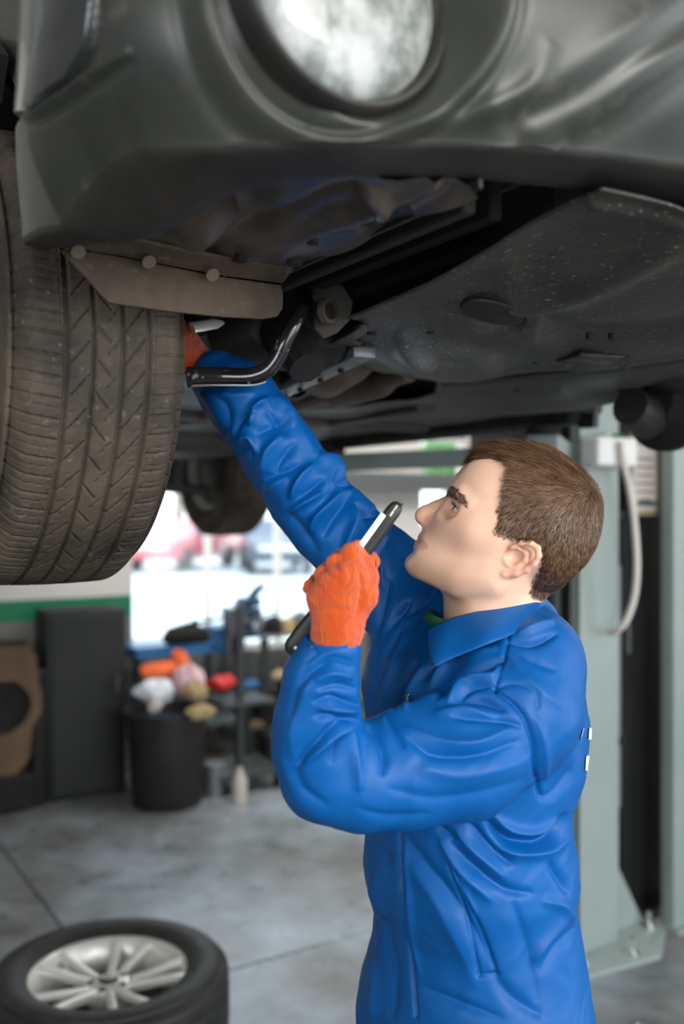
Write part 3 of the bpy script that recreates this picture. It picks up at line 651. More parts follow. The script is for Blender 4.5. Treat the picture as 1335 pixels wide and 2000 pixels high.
# ---- near sleeve
FO += [('n', [(705,1408),(670,1404),(640,1396),(612,1400)], -5, 8), ('n', [(700,1378),(660,1366),(640,1362),(610,1372)], -5, 7), ('n', [(698,1392),(660,1385),(625,1385)], 6, 9),
 ('n', [(696,1402),(655,1416),(616,1455),(578,1494)], -6, 8), ('n', [(690,1420),(650,1440),(610,1475),(590,1500)], 5, 9), ('n', [(668,1437),(655,1460),(645,1490)], -6, 7),
 ('n', [(645,1440),(618,1462),(595,1490)], 4, 8), ('n', [(690,1430),(690,1470),(700,1510),(702,1545)], 6, 12), ('n', [(715,1420),(735,1440),(748,1480),(745,1515)], -5, 9),
 ('n', [(752,1400),(775,1435),(790,1462)], -4, 8), ('n', [(740,1395),(800,1372),(860,1358)], 5, 14), ('n', [(795,1440),(850,1475),(930,1476),(1010,1448)], -6, 11),
 ('n', [(790,1420),(860,1448),(930,1450),(1000,1420)], 5, 12), ('n', [(865,1372),(905,1362),(945,1368),(985,1388)], -8, 9), ('n', [(850,1392),(910,1385),(970,1405)], 4, 9), ('n', [(880,1400),(960,1405),(1020,1420)], -5, 8),
 ('n', [(820,1500),(900,1515),(980,1500),(1030,1480)], 4, 18), ('n', [(760,1540),(850,1560),(950,1545),(1030,1520)], -3, 14), ('n', [(600,1330),(585,1380),(572,1430),(580,1500)], 4, 16),
 ('n', [(600,1300),(580,1350),(570,1400)], -3, 9), ('n', [(690,1300),(650,1290),(610,1310),(590,1340)], -4, 8), ('n', [(690,1325),(650,1315),(615,1330)], 4, 8), ('n', [(695,1345),(660,1338),(620,1345)], -4, 7),
 ('n', [(595,1295),(620,1275),(650,1262)], -2, 6), ('n', [(576,1495),(590,1540),(640,1575)], -3, 12), ('n', [(560,1420),(556,1480),(572,1540)], 3, 14), ('n', [(700,1580),(760,1595),(840,1590)], -3, 10)]
# ---- seams (narrow)
FO += [('n', [(1050,1380),(1042,1350),(1000,1335),(965,1345)], -2, 5, False), ('a', [(965,1345),(1014,1387),(1040,1447),(1046,1516),(1056,1556)], -5, 5, False), ('a', [(1046,1400),(1060,1450),(1066,1520)], 4, 9),
 ('a', [(992,1240),(985,1275),(965,1345)], -2.5, 4, False)]
# ---- chest and shoulder
FO += [('a', [(850,1366),(880,1330),(930,1305),(985,1285)], -9, 8), ('a', [(838,1345),(868,1300),(920,1280),(970,1265)], 7, 9), ('a', [(870,1372),(905,1330),(960,1320),(975,1300)], 7, 8),
 ('a', [(822,1330),(850,1295),(900,1283)], -6, 8), ('a', [(888,1360),(925,1340),(965,1338)], -6, 6), ('a', [(990,1254),(1040,1256),(1085,1240)], -7, 7), ('a', [(1010,1238),(1050,1222),(1080,1215)], 6, 8), ('a', [(990,1270),(1040,1290),(1085,1310)], -3, 9),
 ('a', [(1000,1300),(1050,1345),(1095,1380)], 3, 14), ('t', [(1060,1560),(1085,1545),(1115,1500)], -5, 10), ('t', [(1055,1500),(1090,1490),(1118,1470)], 4, 12),
 ('f', [(800,1175),(770,1215),(748,1260)], -8, 9), ('f', [(820,1190),(790,1240),(778,1280)], 7, 9), ('f', [(760,1130),(745,1180),(735,1240)], -6, 10), ('a', [(795,1235),(770,1290),(745,1380)], 5, 10), ('a', [(780,1230),(755,1285),(735,1350)], -6, 7),
 ('a', [(850,1150),(825,1180),(795,1205)], -6, 7), ('a', [(812,1290),(785,1350),(770,1390)], -7, 6), ('a', [(826,1300),(800,1350),(790,1390)], 5, 7)]
# ---- lower torso
FO += [('t', [(777,1622),(780,1680),(782,1743),(790,1810),(797,1850),(806,1910),(812,1985)], -4, 4, False), ('t', [(790,1640),(797,1743),(806,1830),(822,1910)], 3, 7),
 ('t', [(787,1625),(830,1690),(866,1733),(920,1810),(965,1891)], -6, 14), ('t', [(800,1690),(850,1760),(900,1850),(930,1930)], 5, 20), ('t', [(906,1600),(945,1640),(998,1688)], -9, 10), ('t', [(890,1620),(930,1665),(985,1715)], 7, 11),
 ('t', [(945,1600),(985,1638),(1030,1648),(1070,1640),(1105,1590)], -12, 9), ('t', [(940,1625),(980,1660),(1060,1665),(1108,1640)], 8, 12), ('t', [(960,1590),(1000,1620),(1050,1622),(1090,1600)], 7, 9),
 ('t', [(876,1642),(920,1690),(985,1737),(1040,1745)], -7, 11), ('t', [(860,1640),(900,1700),(960,1760)], 6, 12), ('t', [(870,1600),(860,1615),(890,1640)], -4, 8),
 ('t', [(1055,1900),(1085,1850),(1125,1810)], -5, 11), ('t', [(1040,1880),(1075,1830),(1115,1780)], 5, 12), ('t', [(1000,1760),(1030,1850),(1050,1960)], -4, 12), ('t', [(960,1900),(1000,1950),(1060,1985)], -5, 14),
 ('t', [(755,1830),(770,1900),(765,1990)], -5, 12), ('t', [(720,1870),(730,1930),(725,1990)], 5, 10), ('t', [(830,1930),(900,1960),(980,1990)], -4, 10), ('t', [(735,1700),(730,1760),(745,1800)], 5, 14), ('t', [(720,1640),(745,1660),(760,1700)], -4, 12),
 ('t', [(1070,1680),(1095,1720),(1108,1745)], -6, 9), ('t', [(1060,1760),(1100,1770),(1120,1800)], 5, 12), ('t', [(720,1780),(750,1805),(760,1840)], -6, 9)]
# ---- pocket welt
FO += [('t', [(876,1689),(900,1760),(922,1840),(936,1903)], -2.5, 4, False), ('t', [(888,1700),(915,1765),(948,1840),(970,1903)], -2.5, 4, False), ('t', [(936,1903),(970,1904)], -2.5, 4, False), ('t', [(880,1692),(905,1740),(930,1790)], 4, 6)]
for f_ in FO: fold(*f_)
# generic soft wrinkles everywhere
def wob(V, s, ph):
    x, y, z = V.T*s; x2 = x+1.7*np.sin(z*.8+ph)+.8*np.sin(y*1.3); z2 = z+1.3*np.sin(x*.9+ph*2)+.7*np.cos(y*1.1)
    return np.sin(x2+ph)*np.cos(z2*1.1-ph)+.5*np.sin(x2*1.9-z2*1.3+y)
disp += .0007*wob(V, 38, .4)*np.where(G['f'] > .5, .5, 1)+.0003*wob(V, 85, 1.9)
back = np.clip(-facing*2+.2, 0, 1); disp += back*.004*wob(V, 22, 3.3)
V = V+Nn*disp[:, None]
cover = pm('coverall', mesh_np('coverall', V, Q), M['blue']); cover['label'] = 'blue long-sleeved work coverall'
CV, CQ = V, Q; CN = vnormals(V, Q); cpx, cpy = proj(CV); cfac = -(CN*ray).sum(1)
# ---------------------------------------------------------------- details on the coverall
def surf(px, py, off=.001, rad=7):
    k = np.where((np.abs(cpx-px) < rad) & (np.abs(cpy-py) < rad) & (cfac > 0))[0]
    k = k[CV[k, 1] < CV[k, 1].min()+.03]; P = CV[k].mean(0); n = CN[k].mean(0); n /= np.linalg.norm(n)
    p2 = pd(px, py, P[1]); return Vector((p2.x, P[1], p2.z))+Vector(n)*off, Vector(n)
Tt = [(835,1230,1.270),(880,1208,1.258),(950,1190,1.252),(1010,1175,1.262),(1054,1163,1.300),(1062,1168,1.345),(1045,1180,1.39),(965,1196,1.415),(885,1215,1.41),(838,1232,1.38)]
Bt = [(848,1303,1.205),(893,1281,1.200),(955,1257,1.195),(1008,1236,1.215),(1058,1213,1.275),(1083,1215,1.345),(1060,1228,1.42),(965,1245,1.47),(860,1230,1.47),(800,1212,1.45)]
T = catmull([pd(*t) for t in Tt], 8); B = catmull([pd(*t) for t in Bt], 8); cen = pd(955, 1200, 1.335)
rowsC = []
for k in range(7):
    t = k/6; rowsC.append([B[i].lerp(T[i], t)+(B[i]-cen).normalized()*.012*math.sin(PI*t)*(.6+.4*math.sin(i*.5)) for i in range(len(T))])
for dz, q in ((.002, .05), (-.010, .09), (-.03, .09), (-.05, .06)):
    rowsC.append([T[i]+(cen-T[i]).normalized()*.05*q*1.2+Vector((0, 0, dz)) for i in range(len(T))])
mb = MB(); mb.loft(rowsC, cap=False, close=False); col = pmb(mb, 'collar', M['blue'], cover, smooth=True)
sd = col.modifiers.new('s', 'SOLIDIFY'); sd.thickness = .0028; ss = col.modifiers.new('b', 'SUBSURF'); ss.levels = 1; ss.render_levels = 1
for off in (.10,):
    pts = [rowsC[0][i].lerp(rowsC[6][i], off)+(B[i]-cen).normalized()*.0032 for i in range(0, 40)]
mb = MB()
ring = [pd(958, 1222, 1.335)+Vector((math.cos(a)*.079-.008, math.sin(a)*.078, .012*math.cos(a+.4)*-1)) for a in [2*PI*k/28 for k in range(29)]]
mb.tube(ring, .008, 8); pmb(mb, 'undershirt_neckband', M['green'], cover, smooth=True)
# zip pull and zip tape
p, n = surf(799, 1362, .004); mb = MB()
q = n.to_track_quat('Z', 'Y').to_matrix().to_4x4(); mb.box(p, (.0055, .011, .003), q, .001); mb.box(p-Vector((.0015, 0, .013)), (.0030, .014, .0016), q); pmb(mb, 'zip_pull', M['chrome'], cover)
p, n = surf(612, 1262, .002); mb = MB(); mb.box(p, (.0035, .0015, .009), n.to_track_quat('Y', 'Z').to_matrix().to_4x4(), .0006); pmb(mb, 'cuff_stud', M['chrome'], cover)
# reflective print on the back
for y0, y1 in ((1420, 1446), (1474, 1506)):
    k = (CN @ np.array([.97, .1, 0]) > .80) & (cpy > y0) & (cpy < y1) & (CV[:, 0] > .28)
    F_ = CQ[k[CQ].all(1)]
    if len(F_):
        u_ = np.unique(F_); rm = -np.ones(len(CV), int); rm[u_] = np.arange(len(u_)); o = pm('back_print', mesh_np('back_print', CV[u_]+CN[u_]*.0018, rm[F_]), M['white'], cover); o['label'] = 'white reflective print on the back'
# cuffs
def ringpts(c, ax, r, n=28, sq=1.0, up=(0, 1, 0)):
    ax = Vector(ax).normalized(); a = Vector(up)-ax*Vector(up).dot(ax); a.normalize(); b = ax.cross(a); return [Vector(c)+a*math.cos(t)*r*sq+b*math.sin(t)*r for t in [2*PI*k/n for k in range(n)]]
mb = MB(); c0, c1 = pd(650, 1300, 1.095), pd(647, 1243, 1.085); ax = c1-c0
mb.loft([ringpts(c0, ax, .030, sq=.9), ringpts(c0.lerp(c1, .3), ax, .0335, sq=.9), ringpts(c0.lerp(c1, .9), ax, .0325, sq=.9), ringpts(c1, ax, .0322, sq=.9), ringpts(c1+ax*.0, ax, .029, sq=.9), ringpts(c0.lerp(c1, .5), ax, .027, sq=.9)], cap=False)
pmb(mb, 'cuff', M['blue'], cover, smooth=True)
# ---------------------------------------------------------------- gloves
def glove(name, palm, fingers, thumb, wrist, h=.0012, creases=()):
    allp = [p for g_ in palm+fingers+[thumb, wrist] for p in g_[0]]; lo = [min(p[i] for p in allp)-.035 for i in range(3)]; hi = [max(p[i] for p in allp)+.035 for i in range(3)]
    fl = Field(lo, hi, h, .05)
    for pts, rs in palm+[wrist]: fl.chain([tuple(p) for p in pts], rs, .012)
    for pts, rs in fingers:
        fl.chain([tuple(p) for p in pts[:2]], rs[:2], .0022); fl.chain([tuple(p) for p in pts[1:]], rs[1:], .0012)
    pts, rs = thumb; fl.chain([tuple(p) for p in pts], rs, .009)
    V, Q = nets(fl.F, fl.lo, h); Q = orient(V, Q); V = smooth(V, Q, 1); n = vnormals(V, Q)
    gx, gy = proj(V); fc = -(n*(V-np.array([0, 0, CAMZ]))).sum(1) > 0
    for ptl, am, wi in creases: V = V+n*(am*.001*stroke(gx, gy, ptl, wi)*fc)[:, None]
    V = V+n*(.0006*wob(V, 230, .7))[:, None]
    return pm(name, mesh_np(name, V, Q), M['glove'])
P_ = lambda *a: pd(*a)
mcp = [P_(690, 1124, 1.070), P_(669, 1130, 1.065), P_(646, 1146, 1.067), P_(626, 1168, 1.075)]; wr = P_(657, 1238, 1.087)
palm = [([wr, m_], [.0225, r_]) for m_, r_ in zip(mcp, (.0150, .0150, .0148, .0146))]+[([mcp[0], mcp[1], mcp[2], mcp[3]], [.0136, .0136, .0134, .0130])]
fing = [([mcp[0], P_(684, 1083, 1.079), P_(702, 1072, 1.118), P_(726, 1096, 1.128)], [.0132, .0124, .0112, .0098]),
        ([mcp[1], P_(653, 1100, 1.076), P_(668, 1088, 1.120), P_(694, 1112, 1.130)], [.0125, .0104, .0100, .0092]),
        ([mcp[2], P_(630, 1122, 1.078), P_(642, 1110, 1.120), P_(670, 1134, 1.130)], [.0120, .0098, .0096, .0090]),
        ([mcp[3], P_(607, 1148, 1.084), P_(618, 1136, 1.118), P_(646, 1158, 1.127)], [.0115, .0094, .0090, .0085])]
glv = glove('glove', palm, fing, ([P_(684, 1212, 1.088), P_(711, 1165, 1.083), P_(715, 1126, 1.086), P_(715, 1098, 1.094)], [.0170, .0140, .0126, .0092]), ([wr, P_(652, 1290, 1.093)], [.0250, .0215]), creases=[([(657,1082),(656,1100),(664,1122)], -3.0, 4), ([(634,1104),(640,1120),(648,1134)], -2.4, 4), ([(611,1132),(622,1146),(632,1156)], -2.2, 4), ([(699,1112),(706,1140),(704,1175),(694,1205)], -3.2, 5), ([(610,1196),(640,1190),(690,1192)], -1.6, 5), ([(604,1180),(650,1174),(700,1180)], 1.2, 6), ([(672,1110),(668,1140)], 1.6, 9), ([(648,1130),(652,1155)], 1.6, 8)])
glv['label'] = 'orange knitted work glove gripping the lamp'
mb = MB(); mb.tube(ringpts(P_(655, 1244, 1.088), (0, 0, 1), .0252, 28)+[ringpts(P_(655, 1244, 1.088), (0, 0, 1), .0252, 28)[0]], .0014, 6); pmb(mb, 'glove_hem', M['yellow'], glv, smooth=True)
fw = P_(414, 742, 1.53); fm = [P_(340, 676, 1.535), P_(352, 668, 1.550), P_(362, 664, 1.568), P_(370, 666, 1.586)]
palm = [([fw, m_], [.024, .0155]) for m_ in fm]+[(fm, [.014]*4)]
fing = []
for i, m_ in enumerate(fm):
    d1 = Vector((-.020, -.012+.0*i, .030)); d2 = Vector((-.026, -.012, .004)); d3 = Vector((-.010, -.014, -.018)); l_ = (1, 1.08, 1, .82)[i]
    fing.append(([m_, m_+d1*l_, m_+(d1+d2)*l_, m_+(d1+d2+d3)*l_], [.013, .012, .011, .0095]))
g2 = glove('glove', palm, fing, ([fw.lerp(fm[0], .4), fm[0]+Vector((-.012, -.03, -.012)), fm[0]+Vector((-.020, -.045, .012))], [.018, .0145, .011]), ([fw, fw+Vector((.03, 0, -.03))], [.026, .028]), .002)
g2['label'] = 'orange knitted work glove reaching behind the tyre'
# shoes
for sg, fx_ in ((1, .0), (-1, .0)):
    a = hip+Vector((LX, LY, 0))*.085*sg; c = Vector((a.x+.02, a.y, 0)); fd = Vector((FX, FY, 0)); ld = Vector((LX, LY, 0)); mb = MB(); rr = []
    for t, hw_, ht in ((-.085, .022, .05), (-.078, .033, .075), (-.05, .037, .098), (0, .040, .105), (.05, .044, .085), (.10, .048, .062), (.15, .047, .052), (.185, .036, .042), (.20, .016, .028)):
        rr.append([c+fd*t+ld*(hw_*math.cos(q)*(1 if math.sin(q) > -.3 else .95))+Vector((0, 0, max(.0, ht*.5+ht*.5*math.sin(q)*(1.0)))) for q in [2*PI*k/16 for k in range(16)]])
    mb.loft(rr); pmb(mb, 'shoe', M['plastic'], None, smooth=True)
# ---------------------------------------------------------------- hand lamp
A_, B_ = pd(578, 1263, 1.1035), pd(773, 990, 1.1035); ax = (B_-A_).normalized(); wd = Vector((0, 1, 0)).cross(ax).normalized(); th_ = ax.cross(wd).normalized()
if wd.x > 0: wd = -wd
Lh = (B_-A_).length
hl = empty('inspection_lamp', A_, 0, 'black pen-shaped inspection lamp with a lit white strip in the orange glove', 'lamp')
IA = Matrix.Translation(-A_)
def lpart(mb, name, m, parent=None, **k): o = mb.build(name, m, None, **k); o.data.transform(IA); o.parent = parent or hl; return o
mb = MB(); rr = []
for t, a, b in ((-.012, .004, .003), (-.0105, .0085, .006), (-.006, .0122, .008), (0, .0138, .0092), (.02, .0136, .0095), (.07, .0105, .0092), (.10, .0095, .0085), (.112, .0090, .0082), (Lh-.02, .0090, .0082), (Lh-.006, .0090, .0080), (Lh+.001, .0078, .0070), (Lh+.005, .0048, .0045), (Lh+.0062, .002, .002)):
    c = A_+ax*t; ring = []
    for k in range(24):
        q = 2*PI*k/24; cx = abs(math.cos(q))**.6*math.copysign(1, math.cos(q)); sy = abs(math.sin(q))**.6*math.copysign(1, math.sin(q)); ring.append(c+wd*cx*a+th_*sy*b)
    rr.append(ring)
mb.loft(rr); lpart(mb, 'lamp_body', M['lamp'], smooth=True)
mb = MB(); a0, a1 = A_+ax*(Lh*.56), A_+ax*(Lh-.016); tc_ = -th_ if th_.y > 0 else th_
w1, w2 = wd*.0093+tc_*.0010, wd*.0048+tc_*.0084; w3, w4 = wd*.0096+tc_*.0066, wd*.0082+tc_*.0086
mb.loft([[a+w1*1.03, a+w3*.97, a+w4*.99, a+w2*1.02, a+w2*.6] for a in (a0, a1)]); s_ = lpart(mb, 'led_strip', M['led']); s_['label'] = 'lit white light strip'
mb = MB(); mb.tube([A_+ax*(Lh-.013)+tc_*.0084, A_+ax*(Lh+.002)+tc_*.0078], .0010, 8); lpart(mb, 'hanging_slot', M['white'])
mb = MB(); mb.tube([A_+tc_*.0088, A_+tc_*.0102], .0036, 16); o = lpart(mb, 'hole_rim', M['lamp']); mb = MB(); mb.tube([A_+tc_*.0100, A_+tc_*.0106], [.0019, .0019], 12); lpart(mb, 'hanging_hole', M['white'])
mb = MB(); mb.tube([A_+ax*(Lh-.006)+tc_*.008, A_+ax*(Lh+.004)+tc_*.0065+wd*-.003, A_+ax*(Lh+.0068)-wd*.004], .0012, 8); lpart(mb, 'hook', M['lamp'])

# ================================================================= CAR
ZC = 1.48
car = empty('car', (*C0, ZC), CA, 'dark grey-green car raised above the mechanic, seen from below its front corner', 'car')
TZ = Matrix.Translation((0, 0, -ZC))
def cp(mb, name, m, parent=None, **k):
    o = mb.build(name, m, None, **k); o.data.transform(TZ); o.parent = parent or car; return o
def cpn(name, V, Q, m, parent=None):
    me = mesh_np(name, V, Q); me.transform(TZ); return link(name, me, m, parent or car)
def toworld(V): V = np.asarray(V, float); return np.stack([C0[0]+V[:, 0]*CS-V[:, 1]*SN, C0[1]+V[:, 0]*SN+V[:, 1]*CS, V[:, 2]], 1)
def pvp(px, py, v):                      # pixel on the plane v = const -> (u, z)
    k = (px-CX)/F_PX; d = (v-SN*C0[0]+CS*C0[1])/(-SN*k+CS); u, _ = inv(k*d, d); return u, CAMZ-(py-CY)/F_PX*d
def pl(px, py, d): p = pd(px, py, d); return Vector((*inv(p.x, p.y), p.z))
def grid_faces(nu, nv):
    i = np.arange((nu-1)*(nv-1)); a = (i//(nv-1))*nv+i % (nv-1); return np.stack([a, a+1, a+nv+1, a+nv], 1)
# ---- bumper surface
plan = catmull([(p[0], p[1], 0) for p in [(-.122,-.40),(-.146,-.50),(-.155,-.60),(-.142,-.69),(-.10,-.77),(-.02,-.84),(.10,-.890),(.25,-.925),(.45,-.950),(.78,-.965)]], 14)
ln = [0]
for i in range(1, len(plan)): ln.append(ln[-1]+(plan[i]-plan[i-1]).length)
half = ln[-1]; full = 2*half
def planpt(s):
    s = np.asarray(s, float); m = s > half; s2 = np.where(m, full-s, s); u = np.interp(s2, ln, [p.x for p in plan]); v = np.interp(s2, ln, [p.y for p in plan]); return np.where(m, 1.56-u, u), v
def zedge(s): s2 = np.minimum(s, full-s); return np.interp(s2, [0, .10, .165, .20, .25, .32, .42, .55, .75, half], [1.915, 1.902, 1.890, 1.905, 1.922, 1.930, 1.922, 1.926, 1.944, 1.975])
def bsurf(s, t):
    """s along, t 0 bottom edge .. 1 top"""
    u, v = planpt(s); e = 1e-3; u2, v2 = planpt(s+e); u1, v1 = planpt(s-e); du, dv = u2-u1, v2-v1; l = np.hypot(du, dv)+1e-12; nx, ny = dv/l, -du/l
    z = zedge(s)+t*(2.36-zedge(s)); h = z-zedge(s)
    inn = .050*np.clip(np.minimum(s, full-s)/.24, .04, 1)*np.exp(-(h/.055)**1.3)-.006*np.exp(-((h-.10)/.06)**2)+.11*np.clip((h-.18)/.30, 0, 1)**1.7*np.clip(np.minimum(s, full-s)/.5, 0, 1)+.012*np.exp(-((h-.165)/.018)**2)*(np.abs(s-.16) < 0)
    return u-nx*inn, v-ny*inn, z, nx, ny
ns, ntt = 560, 150
s_arr = np.concatenate([np.linspace(0, half*.98, 420), np.linspace(half*.98, full, 141)[1:]]); t_arr = np.linspace(0, 1, ntt)**1.15
SS, TT = np.meshgrid(s_arr, t_arr, indexing='ij'); SS, TT = SS.ravel(), TT.ravel()
u, v, z, nx, ny = bsurf(SS, TT); sg = np.where(nx*0+1 > 0, 1, 1)
BV = np.stack([u, v, z], 1); wp = toworld(BV); bx, by = proj(wp); vis = SS < half*.75
FOGU, FOGZ = .049, 2.047
def fogdisp(u, z, uc): 
    r = np.hypot(u-uc, z-FOGZ); d = .010*np.exp(-((r-.121)/.009)**2)-.004*np.exp(-((r-.112)/.004)**2)-.004*np.exp(-((r-.135)/.006)**2)
    return d
dd = fogdisp(BV[:, 0], BV[:, 2], FOGU)*(SS < half)+fogdisp(BV[:, 0], BV[:, 2], 1.56-FOGU)*(SS > half)
dd2 = .007*stroke(bx, by, [(960,215),(1080,170),(1200,90),(1335,-10)], 40, False)+.009*stroke(bx, by, [(1040,262),(1150,215),(1250,140),(1345,85)], 38, False)-.006*stroke(bx, by, [(1000,235),(1110,190),(1230,110),(1340,40)], 30, False)-.005*stroke(bx, by, [(1120,270),(1230,220),(1340,140)], 34, False)
dd2 += .008*stroke(bx, by, [(30,240),(120,185),(255,98)], 7)-.006*stroke(bx, by, [(35,255),(130,200),(262,115)], 9)+.006*stroke(bx, by, [(600,235),(800,250),(1000,200),(1080,80)], 22)
rr_ = np.minimum(np.hypot(BV[:, 0]-FOGU, BV[:, 2]-FOGZ), np.hypot(BV[:, 0]-1.56+FOGU, BV[:, 2]-FOGZ)); wb_ = 1/(1+np.exp((rr_-.1050)/.003)); BV[:, 1] = BV[:, 1]*(1-wb_)+np.maximum(BV[:, 1], -.832)*wb_
BV[:, 1] -= dd; BV[:, 0] += nx*dd2*vis; BV[:, 1] += ny*dd2*vis
lampP = [(-400,-400),(190,-400),(188,0),(176,95),(140,160),(42,222),(12,244),(-60,300),(-400,300)]
ld_ = poly2d(bx, by, lampP); inl = (ld_ < 0) & (SS < half)
gapd = -.010*np.exp(-((ld_-3)/5)**2)*vis; BV[:, 0] += nx*gapd; BV[:, 1] += ny*gapd
Qb = grid_faces(len(s_arr), ntt)
lm = inl[Qb].all(1)
# aim normals outwards
bump = cpn('bumper', BV, Qb[~lm][:, ::-1], M['bumper']); bump['label'] = 'grey-green front bumper with dusty specks'
k = np.unique(Qb[lm]); rm = -np.ones(len(BV), int); rm[k] = np.arange(len(k)); LV = BV[k].copy(); of = .004*np.clip(-ld_[k]/9, 0, 1)-.001; LV[:, 0] += nx[k]*of; LV[:, 1] += ny[k]*of
hlp = cpn('headlamp', LV, rm[Qb[lm]][:, ::-1], M['hlamp'] if 'hlamp' in M else M['gloss'])
# right-hand headlamp mirrored
LV2 = LV.copy(); LV2[:, 0] = 1.56-LV2[:, 0]; LV2[:, 1] -= .006; cpn('headlamp', LV2, rm[Qb[lm]], hlp.data.materials[0])
# valance: dark lip rolled under the bumper
sv = np.linspace(0, full, 300); uu, vv, zz, n1, n2 = bsurf(sv, sv*0)
s2_ = np.minimum(sv, full-sv); wl = np.interp(s2_, [0, .12, .2, .32, .5, .7, half], [.03, .05, .075, .085, .055, .060, .10])
rowsV = []
zin = np.interp(s2_, [0, .10, .165, .22, .32, .5, .75, half], [1.908, 1.892, 1.882, 1.886, 1.896, 1.912, 1.932, 1.965])
for fr, dz in ((-.03, .004), (0, -.001), (.10, -.002), (.4, 0), (.7, 0), (.95, 0), (1.0, .006), (1.02, .05)):
    q_z = min(1, max(0, fr*1.6)); rowsV.append(np.stack([uu-n1*wl*fr, vv-n2*wl*fr, zz*(1-q_z)+zin*q_z+dz], 1))
VV = np.stack(rowsV, 1).reshape(-1, 3); cpn('bumper_lip', VV, grid_faces(300, len(rowsV)), M['plastic'])['label'] = 'black plastic lip under the bumper'
# ---- fog lamps
def fog(uc, name='fog_lamp'):
    v0 = -.846
    MM = Matrix.Translation((uc-.002, v0, FOGZ+.009)) @ Matrix.Rotation(R_(90), 4, 'X') @ Matrix.Diagonal((1.07, 1.07, 1.0, 1.0))   # local z -> -v (outwards)
    mb = MB(); mb.lathe([(.0001, .010), (.022, .0095), (.050, .007), (.073, .002), (.087, -.006), (.0905, -.012), (.0905, -.03)], MM, 56); o = cp(mb, name, M['lens'], smooth=True); o['label'] = 'round clear fog lamp in the bumper'
    mb = MB(); mb.lathe([(.0910, -.02), (.0912, .0), (.0930, .004), (.0965, .004), (.099, .001), (.101, -.01), (.101, -.03)], MM, 64); cp(mb, 'bezel', M['plastic'], o, smooth=True)
    mb = MB(); mb.lathe([(.0001, -.045), (.04, -.042), (.07, -.025), (.082, -.012), (.086, -.02), (.05, -.055), (.0001, -.06)], MM, 40); cp(mb, 'reflector', M['chrome'], o, smooth=True)
    return o
fog(.052); fog(1.508)
# ---- splash shield under the front corner
gu, gv = np.linspace(-.10, .222, 110), np.linspace(-.875, -.395, 150); GU, GV = np.meshgrid(gu, gv, indexing='ij'); GU, GV = GU.ravel(), GV.ravel()
SV = np.stack([GU, GV, 0*GU+1.924], 1); sxp, syp = proj(toworld(SV))
SV[:, 2] += .012*stroke(sxp, syp, [(400,500),(480,450),(600,395),(700,365)], 12, False)-.012*stroke(sxp, syp, [(440,515),(560,465),(700,410),(850,360)], 14, False)-.010*stroke(sxp, syp, [(540,545),(700,475),(960,352)], 9, False)+.018*stroke(sxp, syp, [(300,450),(380,425),(460,400)], 22)
SV[:, 2] += -.014*stroke(sxp, syp, [(690,365),(730,378),(760,400)], 13)-.006*np.sin(GU*60)*np.sin(GV*30)+.010*stroke(sxp, syp, [(700,440),(760,420),(800,400)], 16)+.01*stroke(sxp, syp, [(230,420),(300,400)], 18)
li = s2_ == sv; lin = [(float(a), float(b)) for a, b in zip((uu-n1*wl*.97)[li], (vv-n2*wl*.97)[li]) if a < .26 and b < -.41]
Qs = grid_faces(110, 150); kp = poly2d(GU, GV, lin+[(.26, -.38), (-.11, -.38)]) < .004; SV[:, 2] = np.maximum(SV[:, 2], 1.905); sh = cpn('splash_shield', SV, Qs[kp[Qs].all(1)], M['shield'])
mb = MB(); mb.box((.2225, -.605, 1.928), (.006, .42, .016), None, .001); cp(mb, 'flange', M['plastic'], sh)
for x, y, r in ((285,440,.012), (355,411,.011), (575,512,.010), (716,430,.010), (470,505,.008), (610,470,.007)):
    a = pz(x, y, 1.918); mb = MB(); mb.tube([(a[0], a[1], 1.914), (a[0], a[1], 1.926)], r, 16); cp(mb, 'dark_hole_disc', M['dark'], sh)  # proud black discs stand in for the dark of open holes
# ---- air deflector
def pvs(pts, v): return [(lambda a: Vector((a[0], v, a[1])))(pvp(x, y, v)) for x, y in pts]
outl = [(118,486),(160,489),(230,500),(330,520),(440,541),(549,556),(554,575),(553,602),(543,618),(515,623),(440,619),(330,608),(215,592),(196,575),(170,543),(140,512)]
mb = MB(); n = len(outl); f0 = pvs(outl, -.415); f1 = [p+Vector((0, .007, 0)) for p in f0]; mb.prism(f0, (0, .007, 0)); df_ = cp(mb, 'air_deflector', M['deflector'], bevel=.0022); df_['label'] = 'brown dusty plastic air deflector in front of the tyre'
mb = MB(); top = [(112,484),(160,487),(230,498),(330,518),(440,539),(552,553)]; tp_ = pvs(top, -.42); tl = [Vector((p.x, -.45, p.z+.012)) for p in tp_]; mb.loft([tp_, tl, [p+Vector((0, .0, .004)) for p in tl], [p+Vector((0, 0, .004)) for p in tp_]], cap=False, close=False); cp(mb, 'mounting_flange', M['deflector'], df_)
for x, y in ((288,508), (412,533), (150,488)):
    c = pvs([(x, y)], -.43)[0]; mb = MB(); mb.tube([c-Vector((0, .006, .004)), c+Vector((0, .004, .004))], [.009, .007], 8); cp(mb, 'bolt', M['rust'], df_)
